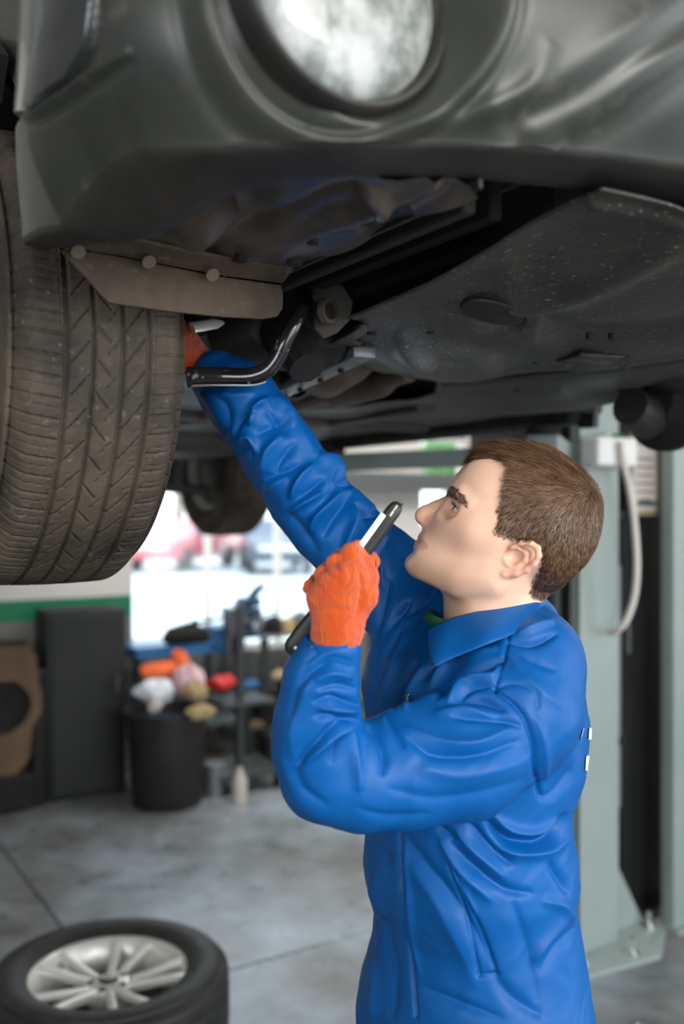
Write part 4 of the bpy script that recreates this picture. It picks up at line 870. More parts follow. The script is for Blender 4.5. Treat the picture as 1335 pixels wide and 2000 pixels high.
# ---- floor pan and undertray
gu, gv = np.linspace(.345, 1.50, 190), np.linspace(-.86, .95, 300); GU, GV = np.meshgrid(gu, gv, indexing='ij'); GU, GV = GU.ravel(), GV.ravel()
zb = 1.885+.045*np.clip((-GV-.40)/.45, 0, 1)**1.2
PV = np.stack([GU, GV, zb], 1); ax_, ay_ = proj(toworld(PV)); st = lambda pts, w_, tp=True: stroke(ax_, ay_, pts, w_, tp)
def ellm(cx, cy, rx, ry, ang, e=.12):
    c, s_ = math.cos(R_(ang)), math.sin(R_(ang)); x, y = ax_-cx, ay_-cy; a, b = (x*c+y*s_)/rx, (-x*s_+y*c)/ry; return 1/(1+np.exp((np.hypot(a, b)-1)/e))
PV[:, 2] += .030*ellm(962, 612, 64, 22, 12, .06)-.022*ellm(850, 690, 120, 34, 8)-.020*st([(775,650),(815,672),(850,690)], 14)+.010*st([(650,760),(860,745),(1100,726),(1345,702)], 8, False)-.008*st([(860,735),(1100,716),(1345,692)], 6, False)
PV[:, 2] += -.015*st([(880,640),(1000,600),(1150,560),(1335,470)], 20)+.022*st([(1050,640),(1150,655),(1335,640)], 22)-.010*st([(1150,392),(1230,408),(1340,432)], 9, False)+.012*st([(1000,520),(1120,470),(1335,440)], 40)+.020*st([(1100,765),(1230,770),(1345,740)], 9)-.012*st([(880,800),(1050,790),(1200,800)], 12)
PV[:, 2] += -.004*(np.abs(ellm(1165, 703, 62, 9, -3, .05)-.5) < .35)+.004*np.sin(GU*19+np.sin(GV*7))*np.sin(GV*14)
hole = [(705,712),(740,727),(790,733),(832,740),(852,750),(846,764),(800,777),(730,784),(650,792),(600,800),(560,795),(620,760),(690,716)]
keep = (poly2d(ax_, ay_, hole) > 0) & (poly2d(ax_, ay_, [(600,690),(685,640),(712,632),(688,620),(600,600),(400,600),(400,820),(560,800),(620,705)]) > 0)
Qp = grid_faces(190, 300); Qp = Qp[keep[Qp].all(1)]
ut = cpn('undertray', PV, Qp, M['pan'])
tint(ut.data, 'dust', np.clip(.95*np.exp(-(((ax_-770)/120)**2+((ay_-668)/48)**2))+.5*np.exp(-(((ax_-1010)/150)**2+((ay_-800)/22)**2))+.3*np.exp(-(((ax_-900)/200)**2+((ay_-700)/30)**2)), 0, 1))
m = M['pan']; N = m.node_tree.nodes; Lk = m.node_tree.links; b = N['Principled BSDF']; src = b.inputs['Base Color'].links[0].from_socket
a = N.new('ShaderNodeAttribute'); a.attribute_name = 'dust'; mx = N.new('ShaderNodeMix'); mx.data_type = 'RGBA'; mx.blend_type = 'ADD'; Lk.new(a.outputs['Fac'], mx.inputs[0]); Lk.new(src, mx.inputs[6])
mx2 = N.new('ShaderNodeMix'); mx2.data_type = 'RGBA'; mx2.blend_type = 'MULTIPLY'; mx2.inputs[0].default_value = 1; Lk.new(src, mx2.inputs[6]); mx2.inputs[7].default_value = (1.6, 1.7, 1.85, 1); mx.inputs[7].default_value = (.05, .052, .056, 1)
mx3 = N.new('ShaderNodeMix'); mx3.data_type = 'RGBA'; Lk.new(a.outputs['Fac'], mx3.inputs[0]); Lk.new(src, mx3.inputs[6]); Lk.new(mx2.outputs[2], mx3.inputs[7]); Lk.new(mx3.outputs[2], mx.inputs[6]); Lk.new(mx.outputs[2], b.inputs['Base Color'])
sd = ut.modifiers.new('s', 'SOLIDIFY'); sd.thickness = .004; sd.offset = 1
for x, y, r in ((725,648,.008), (840,645,.006), (1045,705,.006), (932,722,.006), (960,727,.005), (1150,660,.006), (1195,662,.007), (1010,760,.005), (925,735,.004)):
    a = pz(x, y, 1.884); mb = MB(); zz0 = 1.880+.045*max(0, min(1, (-a[1]-.4)/.45))**1.2; mb.tube([(a[0], a[1], zz0-.001), (a[0], a[1], zz0+.01)], r, 14); cp(mb, 'drain_hole_disc', M['dark'], ut)  # black discs stand in for the dark inside drain holes
# rear floor
mb = MB()
mb.box((.78, 1.75, 1.90), (1.50, 1.62, .02)); fl_ = cp(mb, 'floor_pan', M['under'])
for c, d in (((.42, 1.5, 1.882), (.07, 2.0, .03)), ((1.15, 1.5, 1.882), (.07, 2.0, .03)), ((.78, .98, 1.878), (1.45, .06, .03)), ((.78, 1.75, 1.88), (1.4, .05, .03))):
    mb = MB(); mb.box(c, d, None, .006); cp(mb, 'floor_rib', M['under'], fl_)
mb = MB(); mb.box((.95, 2.15, 1.875), (.75, .55, .09), None, .03); cp(mb, 'fuel_tank', M['under'])
mb = MB(); mb.box((.35, 3.05, 1.90), (.5, .28, .14), None, .04); cp(mb, 'muffler', M['rust'])
mb = MB(); mb.tube(catmull([(.62, -.15, 1.93), (.66, .15, 1.905), (.72, .5, 1.90), (.70, 1.2, 1.885), (.62, 2.3, 1.875), (.45, 2.9, 1.89)]), .030, 14); ex = cp(mb, 'exhaust_pipe', M['rust'], smooth=True)
mb = MB(); mb.tube([(.60, .02, 1.925), (.62, .06, 1.915), (.66, .22, 1.905), (.68, .26, 1.905)], [.035, .060, .060, .035], 18); cp(mb, 'catalyst', M['rust'], ex, smooth=True)
mb = MB(); mb.lathe([(.042+(.004 if i % 2 else 0), -.08+i*.012) for i in range(14)], Matrix.Translation((.655, .42, 1.90)) @ Matrix.Rotation(R_(-90), 4, 'X'), 20); cp(mb, 'flexible_joint', M['rust'], ex, smooth=True)
# subframe rail, bracket, arms
def beam(a, b, w_, h_, name, m, parent=None, up=(0, 0, 1), bv=.003):
    a, b = Vector(a), Vector(b); t = (b-a).normalized(); s_ = t.cross(Vector(up)).normalized(); u_ = s_.cross(t); mb = MB()
    mb.loft([[p+s_*w_/2+u_*h_/2, p-s_*w_/2+u_*h_/2, p-s_*w_/2-u_*h_/2, p+s_*w_/2-u_*h_/2] for p in (a, b)]); return cp(mb, name, m, parent, bevel=bv)
r0, r1 = Vector((*pz(712, 688, 1.862), 1.862)), Vector((*pz(528, 775, 1.852), 1.852))
rl = beam(r0, r1, .040, .018, 'subframe_rail', M['rail'])
for t in (.2, .4, .62, .8):
    c = r0.lerp(r1, t); mb = MB(); mb.tube([c-Vector((0, 0, .0165)), c-Vector((0, 0, .01))], .006, 12); cp(mb, 'rail_hole', M['dark'], rl)
def flatp(pts, z, name, m, th__=.005, parent=None):
    mb = MB(); mb.prism([Vector((*pz(x, y, z), z)) for x, y in pts], (0, 0, th__)); return cp(mb, name, m, parent, bevel=.001)
flatp([(618,694),(640,676),(690,650),(712,634),(716,650),(690,668),(706,672),(690,690),(672,706),(645,702)], 1.873, 'pan_bracket', M['rust'], .003)
mb = MB(); pts = [(612,560),(640,535),(672,560),(690,590),(684,625),(660,650),(632,662),(612,640)]
ang = [pl(x, y, 1.42) for x, y in pts]; mb.prism(ang, Vector((.0, .012, 0))); bk = cp(mb, 'subframe_bracket', M['under'], bevel=.002); bk['label'] = 'dusty steel bracket with a round hole'
c = pl(640, 608, 1.405); mb = MB(); q = Matrix.Translation(c) @ Matrix.Rotation(R_(90), 4, 'X') @ Matrix.Rotation(R_(20), 4, 'Y')
mb.lathe([(.013, -.004), (.013, .005), (.019, .005), (.020, -.004)], q, 24, closed=True); cp(mb, 'bush_ring', M['rust'], bk, smooth=True)
mb = MB(); mb.lathe([(.0001, .002), (.013, .002)], q, 20); cp(mb, 'bush_hole', M['dark'], bk)
flatp([(858,747),(1000,737),(1130,724),(1345,701),(1345,711),(1130,735),(1000,748),(862,757)], 1.876, 'seam_rib', M['dark'], .008, ut)
flatp([(962+62*math.cos(a)*.98-20*math.sin(a)*.21, 612+62*math.cos(a)*.21+20*math.sin(a)*.98) for a in [2*PI*k/28 for k in range(28)]], 1.8835, 'recess_shade_disc', M['dark'], .004, ut)  # flat dark disc paints the shade inside the oval recess
ac = flatp([(1085,707),(1132,692),(1232,697),(1188,715)], 1.8775, 'access_cover', M['dark'], .004, ut)
flatp([(1096,706),(1135,694.5),(1220,698),(1183,712)], 1.8755, 'access_plate', M['pan'], .003, ut)
mb = MB(); cpts = [Vector((*pz(x, y, 1.893), 1.893)) for x, y in ((575,790),(640,772),(660,765),(740,742),(765,735),(800,728))]; mb.tube(cpts, [.022, .026, .040, .040, .024, .02], 20); cp(mb, 'front_silencer', M['rust'], ex, smooth=True)
# stabiliser / control arm seen in front of the sleeve
mb = MB(); path = catmull([pl(366, 737, 1.43), pl(400, 736, 1.43), pl(440, 736, 1.43), pl(490, 735, 1.425), pl(522, 722, 1.42), pl(543, 695, 1.415), pl(556, 665, 1.41), pl(572, 635, 1.41), pl(592, 600, 1.42)], 7)
mb.tube(path, [.0165-.0045*min(1, i/(len(path)*.6)) for i in range(len(path))], 16, flat=.8, up=(0, 0, 1)); arm = cp(mb, 'stabiliser_bar', M['gloss'], smooth=True); arm['label'] = 'glossy black bent stabiliser bar'
mb = MB(); mb.loft([[p+Vector((0, 0, -.013)), p+Vector((0, -.004, -.015)), p+Vector((0, -.016, -.0155)), p+Vector((0, -.016, -.013))] for p in path[:26]]); cp(mb, 'arm_flange', M['cast'], arm)
mb = MB(); mb.tube([pl(375, 640, 1.50), pl(420, 632, 1.52), pl(436, 630, 1.53)], [.012, .012, .004], 10, flat=.5); cp(mb, 'tie_rod', M['alloy'], smooth=True)
mb = MB(); mb.tube([pl(440, 690, 1.62), pl(500, 650, 1.60), pl(520, 620, 1.6)], [.05, .055, .04], 16); cp(mb, 'gearbox_housing', M['plastic'], smooth=True)
mb = MB(); mb.tube([pl(560, 640, 1.56), pl(600, 720, 1.50)], [.045, .030], 10); mb.box(pl(585, 600, 1.6), (.12, .16, .2), None, .02); cp(mb, 'engine_mount', M['dark'])
mb = MB(); mb.box((.78, .02, 2.03), (1.16, 1.30, .04)); mb.box((.30, .16, 1.97), (.12, .5, .14), None, .02); cp(mb, 'dark_bay_slab', M['dark'])  # dark slab added to close off the open bay and keep it black
mb = MB(); mb.box((.262, -.40, 1.975), (.02, .70, .11), None, .003); mb.box((.335, -.50, 1.965), (.02, .42, .06), None, .003); cp(mb, 'chassis_rail', M['dark'])
mb = MB(); mb.box((.78, .35, 1.965), (1.1, .5, .05), None, .01); mb.box((.75, -.35, 1.97), (.7, .75, .07), None, .01); cp(mb, 'engine_block', M['dark'])
# wheel arch liners
for uc, uw in ((.03, .36), (1.53, .36)):
    for vc in (0, 2.65):
        mb = MB(); n = 22; r = .405
        mb.loft([[Vector((uc+s_*uw/2, vc-math.cos(a)*rr_, 1.83+math.sin(a)*rr_)) for s_, rr_ in ((-1, r), (1, r), (1, r+.006), (-1, r+.006))] for a in [R_(50)+R_(122)*k/n for k in range(n+1)]]); cp(mb, 'wheel_arch_liner', M['dark'])
# body shell above
prof = [(-.44, 2.0)]+[(-math.cos(a)*.43, 1.83+math.sin(a)*.43) for a in [R_(x) for x in range(20, 161, 14)]]+[(.44, 1.92), (2.21, 1.92)]+[(2.65-math.cos(a)*.43, 1.83+math.sin(a)*.43) for a in [R_(x) for x in range(20, 161, 14)]]+[(3.09, 1.98), (3.45, 2.0), (3.52, 2.45), (3.42, 2.8), (3.1, 3.1), (1.3, 3.14), (.55, 2.75), (-.42, 2.62), (-.50, 2.40), (-.47, 2.06)]
mb = MB(); mb.prism([Vector((-.105, a, b)) for a, b in prof], (1.77, 0, 0)); cp(mb, 'body_shell', M['bumper'])
for uc in (-.105, 1.665):
    mb = MB(); mb.box((uc, 1.325, 1.895), (.07, 1.76, .075), None, .012); cp(mb, 'sill', M['plastic'])
    for vc in (0, 2.65):
        mb = MB(); n = 20; sd_ = -1 if uc < 0 else 1; ur = -.135 if uc < 0 else 1.695
        if vc == 0: a0_, a1_ = R_(48), R_(178)
        else: a0_, a1_ = R_(4), R_(176)
        mb.loft([[Vector((ur+o1, vc-math.cos(a)*rr_, 1.83+math.sin(a)*rr_)) for o1, rr_ in ((0, .40), (0, .46), (.02*-sd_, .46), (.02*-sd_, .40))] for a in [a0_+(a1_-a0_)*k/n for k in range(n+1)]]); cp(mb, 'wheel_arch_trim', M['plastic'])
mb = MB(); mb.box((.78, 3.47, 2.03), (1.70, .16, .34), None, .05); cp(mb, 'rear_bumper', M['bumper'])
mb = MB(); mb.tube([(.10, 2.62, 1.70), (.4, 2.68, 1.72), (1.16, 2.68, 1.72), (1.46, 2.62, 1.70)], .024, 12); cp(mb, 'rear_axle_beam', M['plastic'])
for uu_ in (.25, 1.31):
    mb = MB(); mb.tube([(uu_, 2.66, 1.73), (uu_, 2.60, 1.95)], .05, 14); cp(mb, 'coil_spring', M['plastic'])
# ---------------------------------------------------------------- wheels
def tyre_mesh(n, na, tread, R0=.345, depth=.0068):
    w_ = np.linspace(-.1125, .1125, na); prof = []
    side = [(.1010, .222), (.1065, .232), (.1165, .252), (.1210, .275), (.1212, .292), (.1185, .308), (.1155, .319)]
    th2 = np.arange(n)*2*PI/n; TH, WW = np.meshgrid(th2, w_, indexing='ij')
    r = R0-.0035*(WW/.1)**2-.030*np.clip((np.abs(WW)-.085)/.0275, 0, 1)**2.4
    if tread:
        arc = TH*R0; dpt = np.zeros_like(r)
        def gr(c, wd): return (np.abs(WW-c) < wd)
        cs = (-.052, -.018, .021, .056)
        for c, wd in zip(cs, (.0042, .0036, .0040, .0044)): dpt = np.maximum(dpt, depth*np.clip((wd-np.abs(WW-c))/.0012, 0, 1))
        def cut(a, b, slope, pitch, wd, ph, dp, m0=None):
            m = (WW > a) & (WW < b); f = ((arc+slope*(WW-a)+ph) % pitch); f = np.minimum(f, pitch-f); return np.where(m, dp*np.clip((wd-f)/.0010, 0, 1), 0)
        p_ = 2*PI*R0/80
        L_ = [cut(-.12, -.058, -.12, p_, .0016, 0, .005), cut(-.108, -.066, -.12, p_, .0011, p_/2, .0028), cut(.062, .12, .10, p_, .0016, .004, .005), cut(.070, .108, .10, p_, .0011, p_/2, .0028),
              cut(-.048, -.022, 1.25, p_*1.6, .0018, 0, .005), cut(-.014, .006, -1.15, p_*1.6, .0017, .01, .0048), cut(.000, .017, 1.25, p_*1.6, .0012, .015, .004), cut(.025, .052, 1.35, p_*1.6, .0018, .006, .005), cut(-.046, -.036, .3, p_*.8, .0010, .003, .003), cut(.040, .050, .3, p_*.8, .0010, .003, .003),
              np.where((np.abs(WW+.0605) < .0010) | (np.abs(WW-.0655) < .0010), .0022*((arc % (p_/2)) < p_/4), 0)]
        for l_ in L_: dpt = np.maximum(dpt, l_)
        r = r-dpt
    else:
        for c in (-.052, -.018, .021, .056): r = r-.007*(np.abs(WW-c) < .0045)
    cols = [(-x, np.full(n, q)) for x, q in side]+[(w_[j], r[:, j]) for j in range(na)]+[(x, np.full(n, q)) for x, q in side[::-1]]
    A = np.stack([np.full(n, c[0]) for c in cols], 1); Rr = np.stack([c[1] for c in cols], 1); T2 = np.repeat(th2[:, None], len(cols), 1)
    V = np.stack([A, np.cos(T2)*Rr, np.sin(T2)*Rr], 2).reshape(-1, 3); m = len(cols); i = np.arange(n)[:, None]; j = np.arange(m-1)[None, :]; i2 = (i+1) % n
    Q = np.stack([i*m+j, i*m+j+1, i2*m+j+1, i2*m+j], 2).reshape(-1, 4); return V, orient(V, Q)
tv = tyre_mesh(1200, 130, True); tyre_hi = mesh_np('tyre', *tv); tv = tyre_mesh(160, 60, False); tyre_lo = mesh_np('tyre', *tv)
# wheel axis = local x; outer face towards -x
RX = Matrix.Rotation(R_(-90), 4, 'Y')    # lathe z -> -x
mb = MB(); mb.lathe([(.226, .100), (.234, .101), (.2355, .094), (.228, .086), (.216, .080), (.205, .05), (.195, -.02), (.205, -.08), (.232, -.098), (.228, -.102), (.195, -.078), (.185, -.02), (.198, .055), (.214, .088)], RX, 64, closed=True)
rim_me = mb
def spoke_mb():
    mb = MB()
    for k in range(5):
        for s_ in (-1, 1):
            a = 2*PI*k/5; rr = []
            for r, off, w_, z0, t_ in ((.030, .010, .016, .066, .03), (.07, .0165, .0165, .070, .026), (.12, .0265, .018, .078, .022), (.17, .039, .0205, .086, .018), (.205, .050, .024, .090, .014), (.222, .056, .027, .092, .012)):
                ca, sa = math.cos(a), math.sin(a); 
                def pt(l_, z_): x, y = r, l_; return RX @ Vector((x*ca-y*sa, x*sa+y*ca, z_))
                o_ = off*s_; w_ *= 1.4; rr.append([pt(o_-w_/2, z0-t_), pt(o_-w_/2, z0-.004), pt(o_-w_/2+.004, z0), pt(o_+w_/2-.004, z0), pt(o_+w_/2, z0-.004), pt(o_+w_/2, z0-t_)])
            mb.loft(rr)
    return mb
mbh = MB(); mbh.lathe([(.0001, .074), (.034, .074), (.038, .071), (.058, .068), (.066, .058), (.066, .02), (.0001, .02)], RX, 40)
mbd = MB(); mbd.lathe([(.0001, .018), (.150, .018), (.150, .0), (.190, -.01), (.192, -.06), (.14, -.075), (.05, -.10), (.0001, -.10)], RX, 40)
mbc = MB(); mbc.lathe([(.0001, .082), (.022, .0805), (.0275, .077), (.028, .072)], RX, 32)
mbe = MB(); mbe.lathe([(.0001, .0835), (.012, .0832), (.0185, .0822), (.0186, .080)], RX @ Matrix.Scale(.62, 4, (0, 1, 0)), 32)
mbr = MB(); mbr.lathe([(.0180, .0815), (.0190, .0838), (.0205, .0838), (.0212, .0812)], RX @ Matrix.Scale(.62, 4, (0, 1, 0)), 32, closed=True)
mbs = MB()
for (x, y, r) in ((-.009, .002, .0034), (.0, .0035, .0017), (.004, -.0005, .0017), (.008, .003, .0017), (.011, -.001, .0017), (.005, -.004, .0017)):
    P_s = [RX @ Vector((x+r*(1 if q % 2 == 0 else .35)*math.cos(PI*q/4), (y+r*(1 if q % 2 == 0 else .35)*math.sin(PI*q/4))*.75, .0842)) for q in range(8)]; mbs.prism(P_s, RX @ Vector((0, 0, .0006)))
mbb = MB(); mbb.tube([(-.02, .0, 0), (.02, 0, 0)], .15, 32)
rim0 = None; shared = {}
def wheel(parent, name, loc, rot, tyre_me, flip=False, brake=True, tm=None, world=False):
    e = bpy.data.objects.new(name, None); COL.objects.link(e); e.parent = parent; e.location = loc; e.rotation_euler = rot; e.empty_display_size = .1
    def add(key, mbx, nm, m, par, **k):
        if key not in shared:
            o = mbx.build(nm, m, None, **k); shared[key] = o.data; o.parent = par; return o
        return link(nm, shared[key], None, par)
    ty = link('tyre', tyre_me, tm, e)
    if parent is not None:                # on the car: rim is the part, one level below the wheel
        rim = add('rim', rim_me, 'rim', M['alloy'], e, smooth=True); add('spokes', spoke_mb(), 'spokes', M['alloy'], e, bevel=.0015); add('hub', mbh, 'hub', M['alloy'], e, smooth=True)
        if brake: add('disc', mbd, 'brake_disc', M['plastic'], e, smooth=True)
    else:
        rim = add('rim', rim_me, 'rim', M['alloy'], e, smooth=True); add('spokes', spoke_mb(), 'spokes', M['alloy'], rim, bevel=.0015); hb = add('hub', mbh, 'hub', M['alloy'], e, smooth=True)
        c = add('cap', mbc, 'centre_cap', M['plastic'], hb, smooth=True); em = add('emblem', mbe, 'emblem', M['emblem'], hb, smooth=True); em['label'] = 'blue oval badge with silver stars'
        add('ering', mbr, 'emblem_ring', M['alloy'], hb, smooth=True); add('estars', mbs, 'emblem_stars', M['white'], hb)
        for k in range(5):
            a = 2*PI*(k+.5)/5; mbn = MB(); p = RX @ Vector((.050*math.cos(a), .050*math.sin(a), .066)); mbn.tube([p+Vector((.01, 0, 0)), p-Vector((.006, 0, 0))], .0085, 10); mbn.build('bolt_recess', M['dark'], hb)
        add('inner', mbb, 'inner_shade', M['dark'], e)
    return e
M['emblem'] = mat('blue_badge_enamel', (.01, .03, .14), .2, coat=.6)
wheel(car, 'wheel', (0, 0, 1.83-ZC), (0, 0, 0), tyre_hi, tm=M['tyre'])
wheel(car, 'wheel', (1.56, 2.65, 1.83-ZC), (0, 0, PI), tyre_hi)
wheel(car, 'wheel', (0, 2.65, 1.83-ZC), (0, 0, 0), tyre_hi)
for uu_ in (.15, 1.41):
    mb = MB(); mb.tube([(uu_+(-.05 if uu_ < 1 else .05), .02, 1.83), (uu_+(.04 if uu_ < 1 else -.04), .0, 1.85)], [.055, .045], 16); mb.tube([(uu_, .03, 1.86), (uu_*.0+(.16 if uu_ < 1 else 1.40), .05, 2.2)], .03, 12); cp(mb, 'wheel_hub_carrier', M['plastic'])
# spare wheel on the floor
sc = pd(212, 1902, 2.83); sw = wheel(None, 'spare_wheel', (sc.x, sc.y, .1265), (0, R_(90), R_(12)), tyre_lo, tm=M['tyre2'])
sw.scale = (1.04, 1.04, 1.04); tag(sw, 'car wheel with silver ten-spoke alloy rim lying flat on the concrete floor', 'wheel')

shared_disc = MB(); shared_disc.lathe([(.0001, .0), (.118, .0), (.125, -.006), (.125, -.03), (.09, -.045), (.06, -.07), (.0001, -.07)], Matrix.Translation((1.52, 0, 1.872)) @ Matrix.Rotation(R_(90), 4, 'Y'), 36); bd_ = cp(shared_disc, 'brake_disc', M['dark'], smooth=True); bd_['label'] = 'dark brake disc where the wheel has been taken off'
# ================================================================= ROOM
def Wb(u0, u1, v0, v1, z0, z1, mb=None):
    mb = mb or MB(); P = [W(u, v, z) for z in (z0, z1) for u, v in ((u0, v0), (u1, v0), (u1, v1), (u0, v1))]
    return mb.add(P, [(3, 2, 1, 0), (4, 5, 6, 7), (0, 1, 5, 4), (1, 2, 6, 5), (2, 3, 7, 6), (3, 0, 4, 7)])
def struct(name, mb, m, parent=None, **k):
    o = mb.build(name, m, parent, **k)
    if parent is None: o['kind'] = 'structure'
    return o
def unp(px, py, z=0): u, v = pz(px, py, z); return u, v
# floor: slabs with recessed joints
ju = unp(65, 1737)[0]; jv = unp(590, 1855)[1]
fl = struct('floor', Wb(-5.2, 5.6, -6, 5.05, -.12, -.012), M['dark'])
gap = .005; us = [-5.2, ju-4, ju, ju+4, 5.6]; vsl = [-6, jv-4, jv, jv+3.6, 5.05]
for i in range(4):
    for j in range(4):
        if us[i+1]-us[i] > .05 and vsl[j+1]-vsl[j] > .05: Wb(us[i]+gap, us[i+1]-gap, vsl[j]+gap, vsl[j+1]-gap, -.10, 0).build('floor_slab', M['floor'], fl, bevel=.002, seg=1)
struct('ceiling', Wb(-5.2, 5.6, -6, 5.05, 4.3, 4.4), M['wallw'])
struct('wall_left', Wb(-5.2, -5.05, -6, 4.2, 0, 4.3), M['band'])
struct('wall_right', Wb(5.45, 5.6, -2.2, 5.05, 0, 4.3), M['band'])
wb = MB(); Wb(-5.05, 1.591, 4.05, 4.20, 0, 4.3, wb); Wb(1.441, 1.591, 4.20, 4.9, 0, 4.3, wb); struct('wall_back', wb, M['band'])
wq_ = Wb(-5.2, -1.8, -6.15, -6, 0, 4.3); Wb(4.2, 5.6, -6.15, -6, 0, 4.3, wq_); Wb(-1.8, 4.2, -6.15, -6, 3.2, 4.3, wq_); struct('wall_front', wq_, M['band'])
wf_ = MB(); X0, X1 = 1.49, 3.45
Wb(1.591, 3.45, 4.9, 5.05, 0, .55, wf_); Wb(1.591, 3.45, 4.9, 5.05, 3.0, 4.3, wf_); Wb(3.45, 4.42, 4.9, 5.05, 0, 4.3, wf_); Wb(4.42, 4.92, 4.9, 5.05, 0, 1.45, wf_); Wb(4.42, 4.92, 4.9, 5.05, 2.25, 4.3, wf_); Wb(4.92, 5.45, 4.9, 5.05, 0, 4.3, wf_)
struct('wall_window_side', wf_, M['band'])
w1 = MB(); Wb(1.49, 3.45, 4.95, 5.0, .55, .60, w1); Wb(1.49, 3.45, 4.95, 5.0, 2.95, 3.0, w1); Wb(1.49, 1.54, 4.95, 5.0, .6, 2.95, w1); Wb(3.40, 3.45, 4.95, 5.0, .6, 2.95, w1)
win = struct('window_1', w1, M['white'])
for um in (2.50, 3.085): Wb(um-.022, um+.022, 4.95, 5.0, .6, 2.95).build('mullion', M['white'], win)
for a, b in ((1.54, 2.478), (2.522, 3.063), (3.107, 3.40)): Wb(a, b, 4.972, 4.976, .6, 2.95).build('pane', M['glass'], win)
w2 = MB(); Wb(4.42, 4.92, 4.95, 5.0, 1.45, 1.49, w2); Wb(4.42, 4.92, 4.95, 5.0, 2.21, 2.25, w2); Wb(4.42, 4.46, 4.95, 5.0, 1.49, 2.21, w2); Wb(4.88, 4.92, 4.95, 5.0, 1.49, 2.21, w2)
win2 = struct('window_2', w2, M['white']); Wb(4.46, 4.88, 4.972, 4.976, 1.49, 2.21).build('pane', M['glass'], win2)
tr = Wb(3.2, 5.45, 4.70, 4.82, 1.775, 1.915); Wb(3.3, 3.4, 4.82, 4.9, 1.78, 1.9, tr); Wb(5.0, 5.1, 4.82, 4.9, 1.78, 1.9, tr); struct('trim_1', tr, M['beam'])
# ---------------------------------------------------------------- two-post lift
lp = W(*inv(*pd(1170, 1000, 3.45)[:2])); lift = empty('car_lift_post', (lp.x, lp.y, 0), CA, 'grey-green steel lift post bolted to the floor behind the mechanic', 'lift')
pu, pv_ = inv(lp.x, lp.y)
def lo(mb, name, m, parent=None, **k): return mb.build(name, m, parent or lift, **k)
mb = MB(); hw_ = .10
mb.box((0, .005, 1.85), (.20, .010, 3.7)); mb.box((.095, .12, 1.85), (.010, .24, 3.7)); mb.box((0, .235, 1.85), (.20, .010, 3.7)); mb.box((-.095, .025, 1.85), (.010, .04, 3.7)); mb.box((-.095, .215, 1.85), (.010, .04, 3.7)); lo(mb, 'column', M['post'])
mb = MB(); mb.tube([(-.05, .16, .03), (-.05, .16, 2.2)], .022, 16); lo(mb, 'lift_cylinder', M['grey'], smooth=True)
mb = MB(); mb.box((-.02, .12, 1.62), (.11, .16, .5), None, .01); lo(mb, 'carriage', M['postd'], bevel=.002)
mb = MB(); mb.prism([(-.20, -.13, 0), (.14, -.16, 0), (.34, -.02, 0), (.34, .3, 0), (-.20, .36, 0)], (0, 0, .016)); bp_ = lo(mb, 'base_plate', M['post'], bevel=.002)
for x, y in ((.06, -.10), (.29, .02), (-.15, -.06), (.28, .24)):
    mb = MB(); mb.tube([(x, y, .016), (x, y, .03)], .018, 6); mb.tube([(x, y, .03), (x, y, .075)], .008, 10); mb.tube([(x, y, .016), (x, y, .019)], .026, 16); mb.build('anchor_bolt', M['chrome'], bp_)
mb = MB(); mb.prism([(.10, .06, .016), (.30, .06, .016), (.285, .06, .05), (.115, .06, .34), (.10, .06, .34)], (0, .01, 0)); lo(mb, 'gusset', M['post'])
mb = MB(); mb.prism([(.10, .19, .016), (.30, .19, .016), (.285, .19, .05), (.115, .19, .34), (.10, .19, .34)], (0, .01, 0)); lo(mb, 'gusset', M['post'])
mb = MB(); mb.box((.115, .03, .95), (.028, .03, .9)); lo(mb, 'cable_duct', M['grey'])
for k_ in range(3): mb = MB(); mb.box((.118, .028, .75+k_*.42), (.04, .05, .03)); lo(mb, 'duct_clip', M['dark'])
# lift arms under the sill
for vv_, uu_ in ((.55, 1.62), (1.75, 1.62)):
    a = Vector((-.08, .12, 1.815)); b = Vector((uu_-pu, vv_-pv_, 1.80)); t = (b-a).normalized(); s_ = t.cross(Vector((0, 0, 1))); mb = MB()
    mb.loft([[p+s_*.045+Vector((0, 0, .035)), p-s_*.045+Vector((0, 0, .035)), p-s_*.045-Vector((0, 0, .035)), p+s_*.045-Vector((0, 0, .035))] for p in (a, b)]); ar = lo(mb, 'lift_arm', M['post'], bevel=.004)
    mb = MB(); mb.tube([b+Vector((0, 0, .03)), b+Vector((0, 0, .057))], .05, 16); mb.build('arm_pad', M['dark'], ar)
mb = MB(); mb.box((0, -.045, 1.815), (.205, .09, .105), None, .008); mb.box((0, -.05, 1.873), (.09, .06, .012)); cb = mb.build('control_box', M['white'], lift, bevel=.002); cb['label'] = 'white control box on the lift post'
mb = MB(); mb.box((0, -.092, 1.872), (.07, .003, .012)); mb.build('green_label', M['green'], cb)
# far lift post, outside the frame to the left
lift2 = empty('car_lift_post', (W(1.56-pu, pv_-.0).x, W(1.56-pu, pv_).y, 0), CA, 'matching grey-green lift post on the other side of the car, left of the picture', 'lift')
for o in list(lift.children):
    if o.name.split('.')[0] in ('column', 'base_plate', 'carriage', 'lift_arm'):
        c = o.copy(); COL.objects.link(c); c.parent = lift2
        if o.name.startswith('lift_arm'): c.scale = (-1, 1, 1)
        else: c.scale = (-1, 1, 1)
        for g_ in o.children: d_ = g_.copy(); COL.objects.link(d_); d_.parent = c
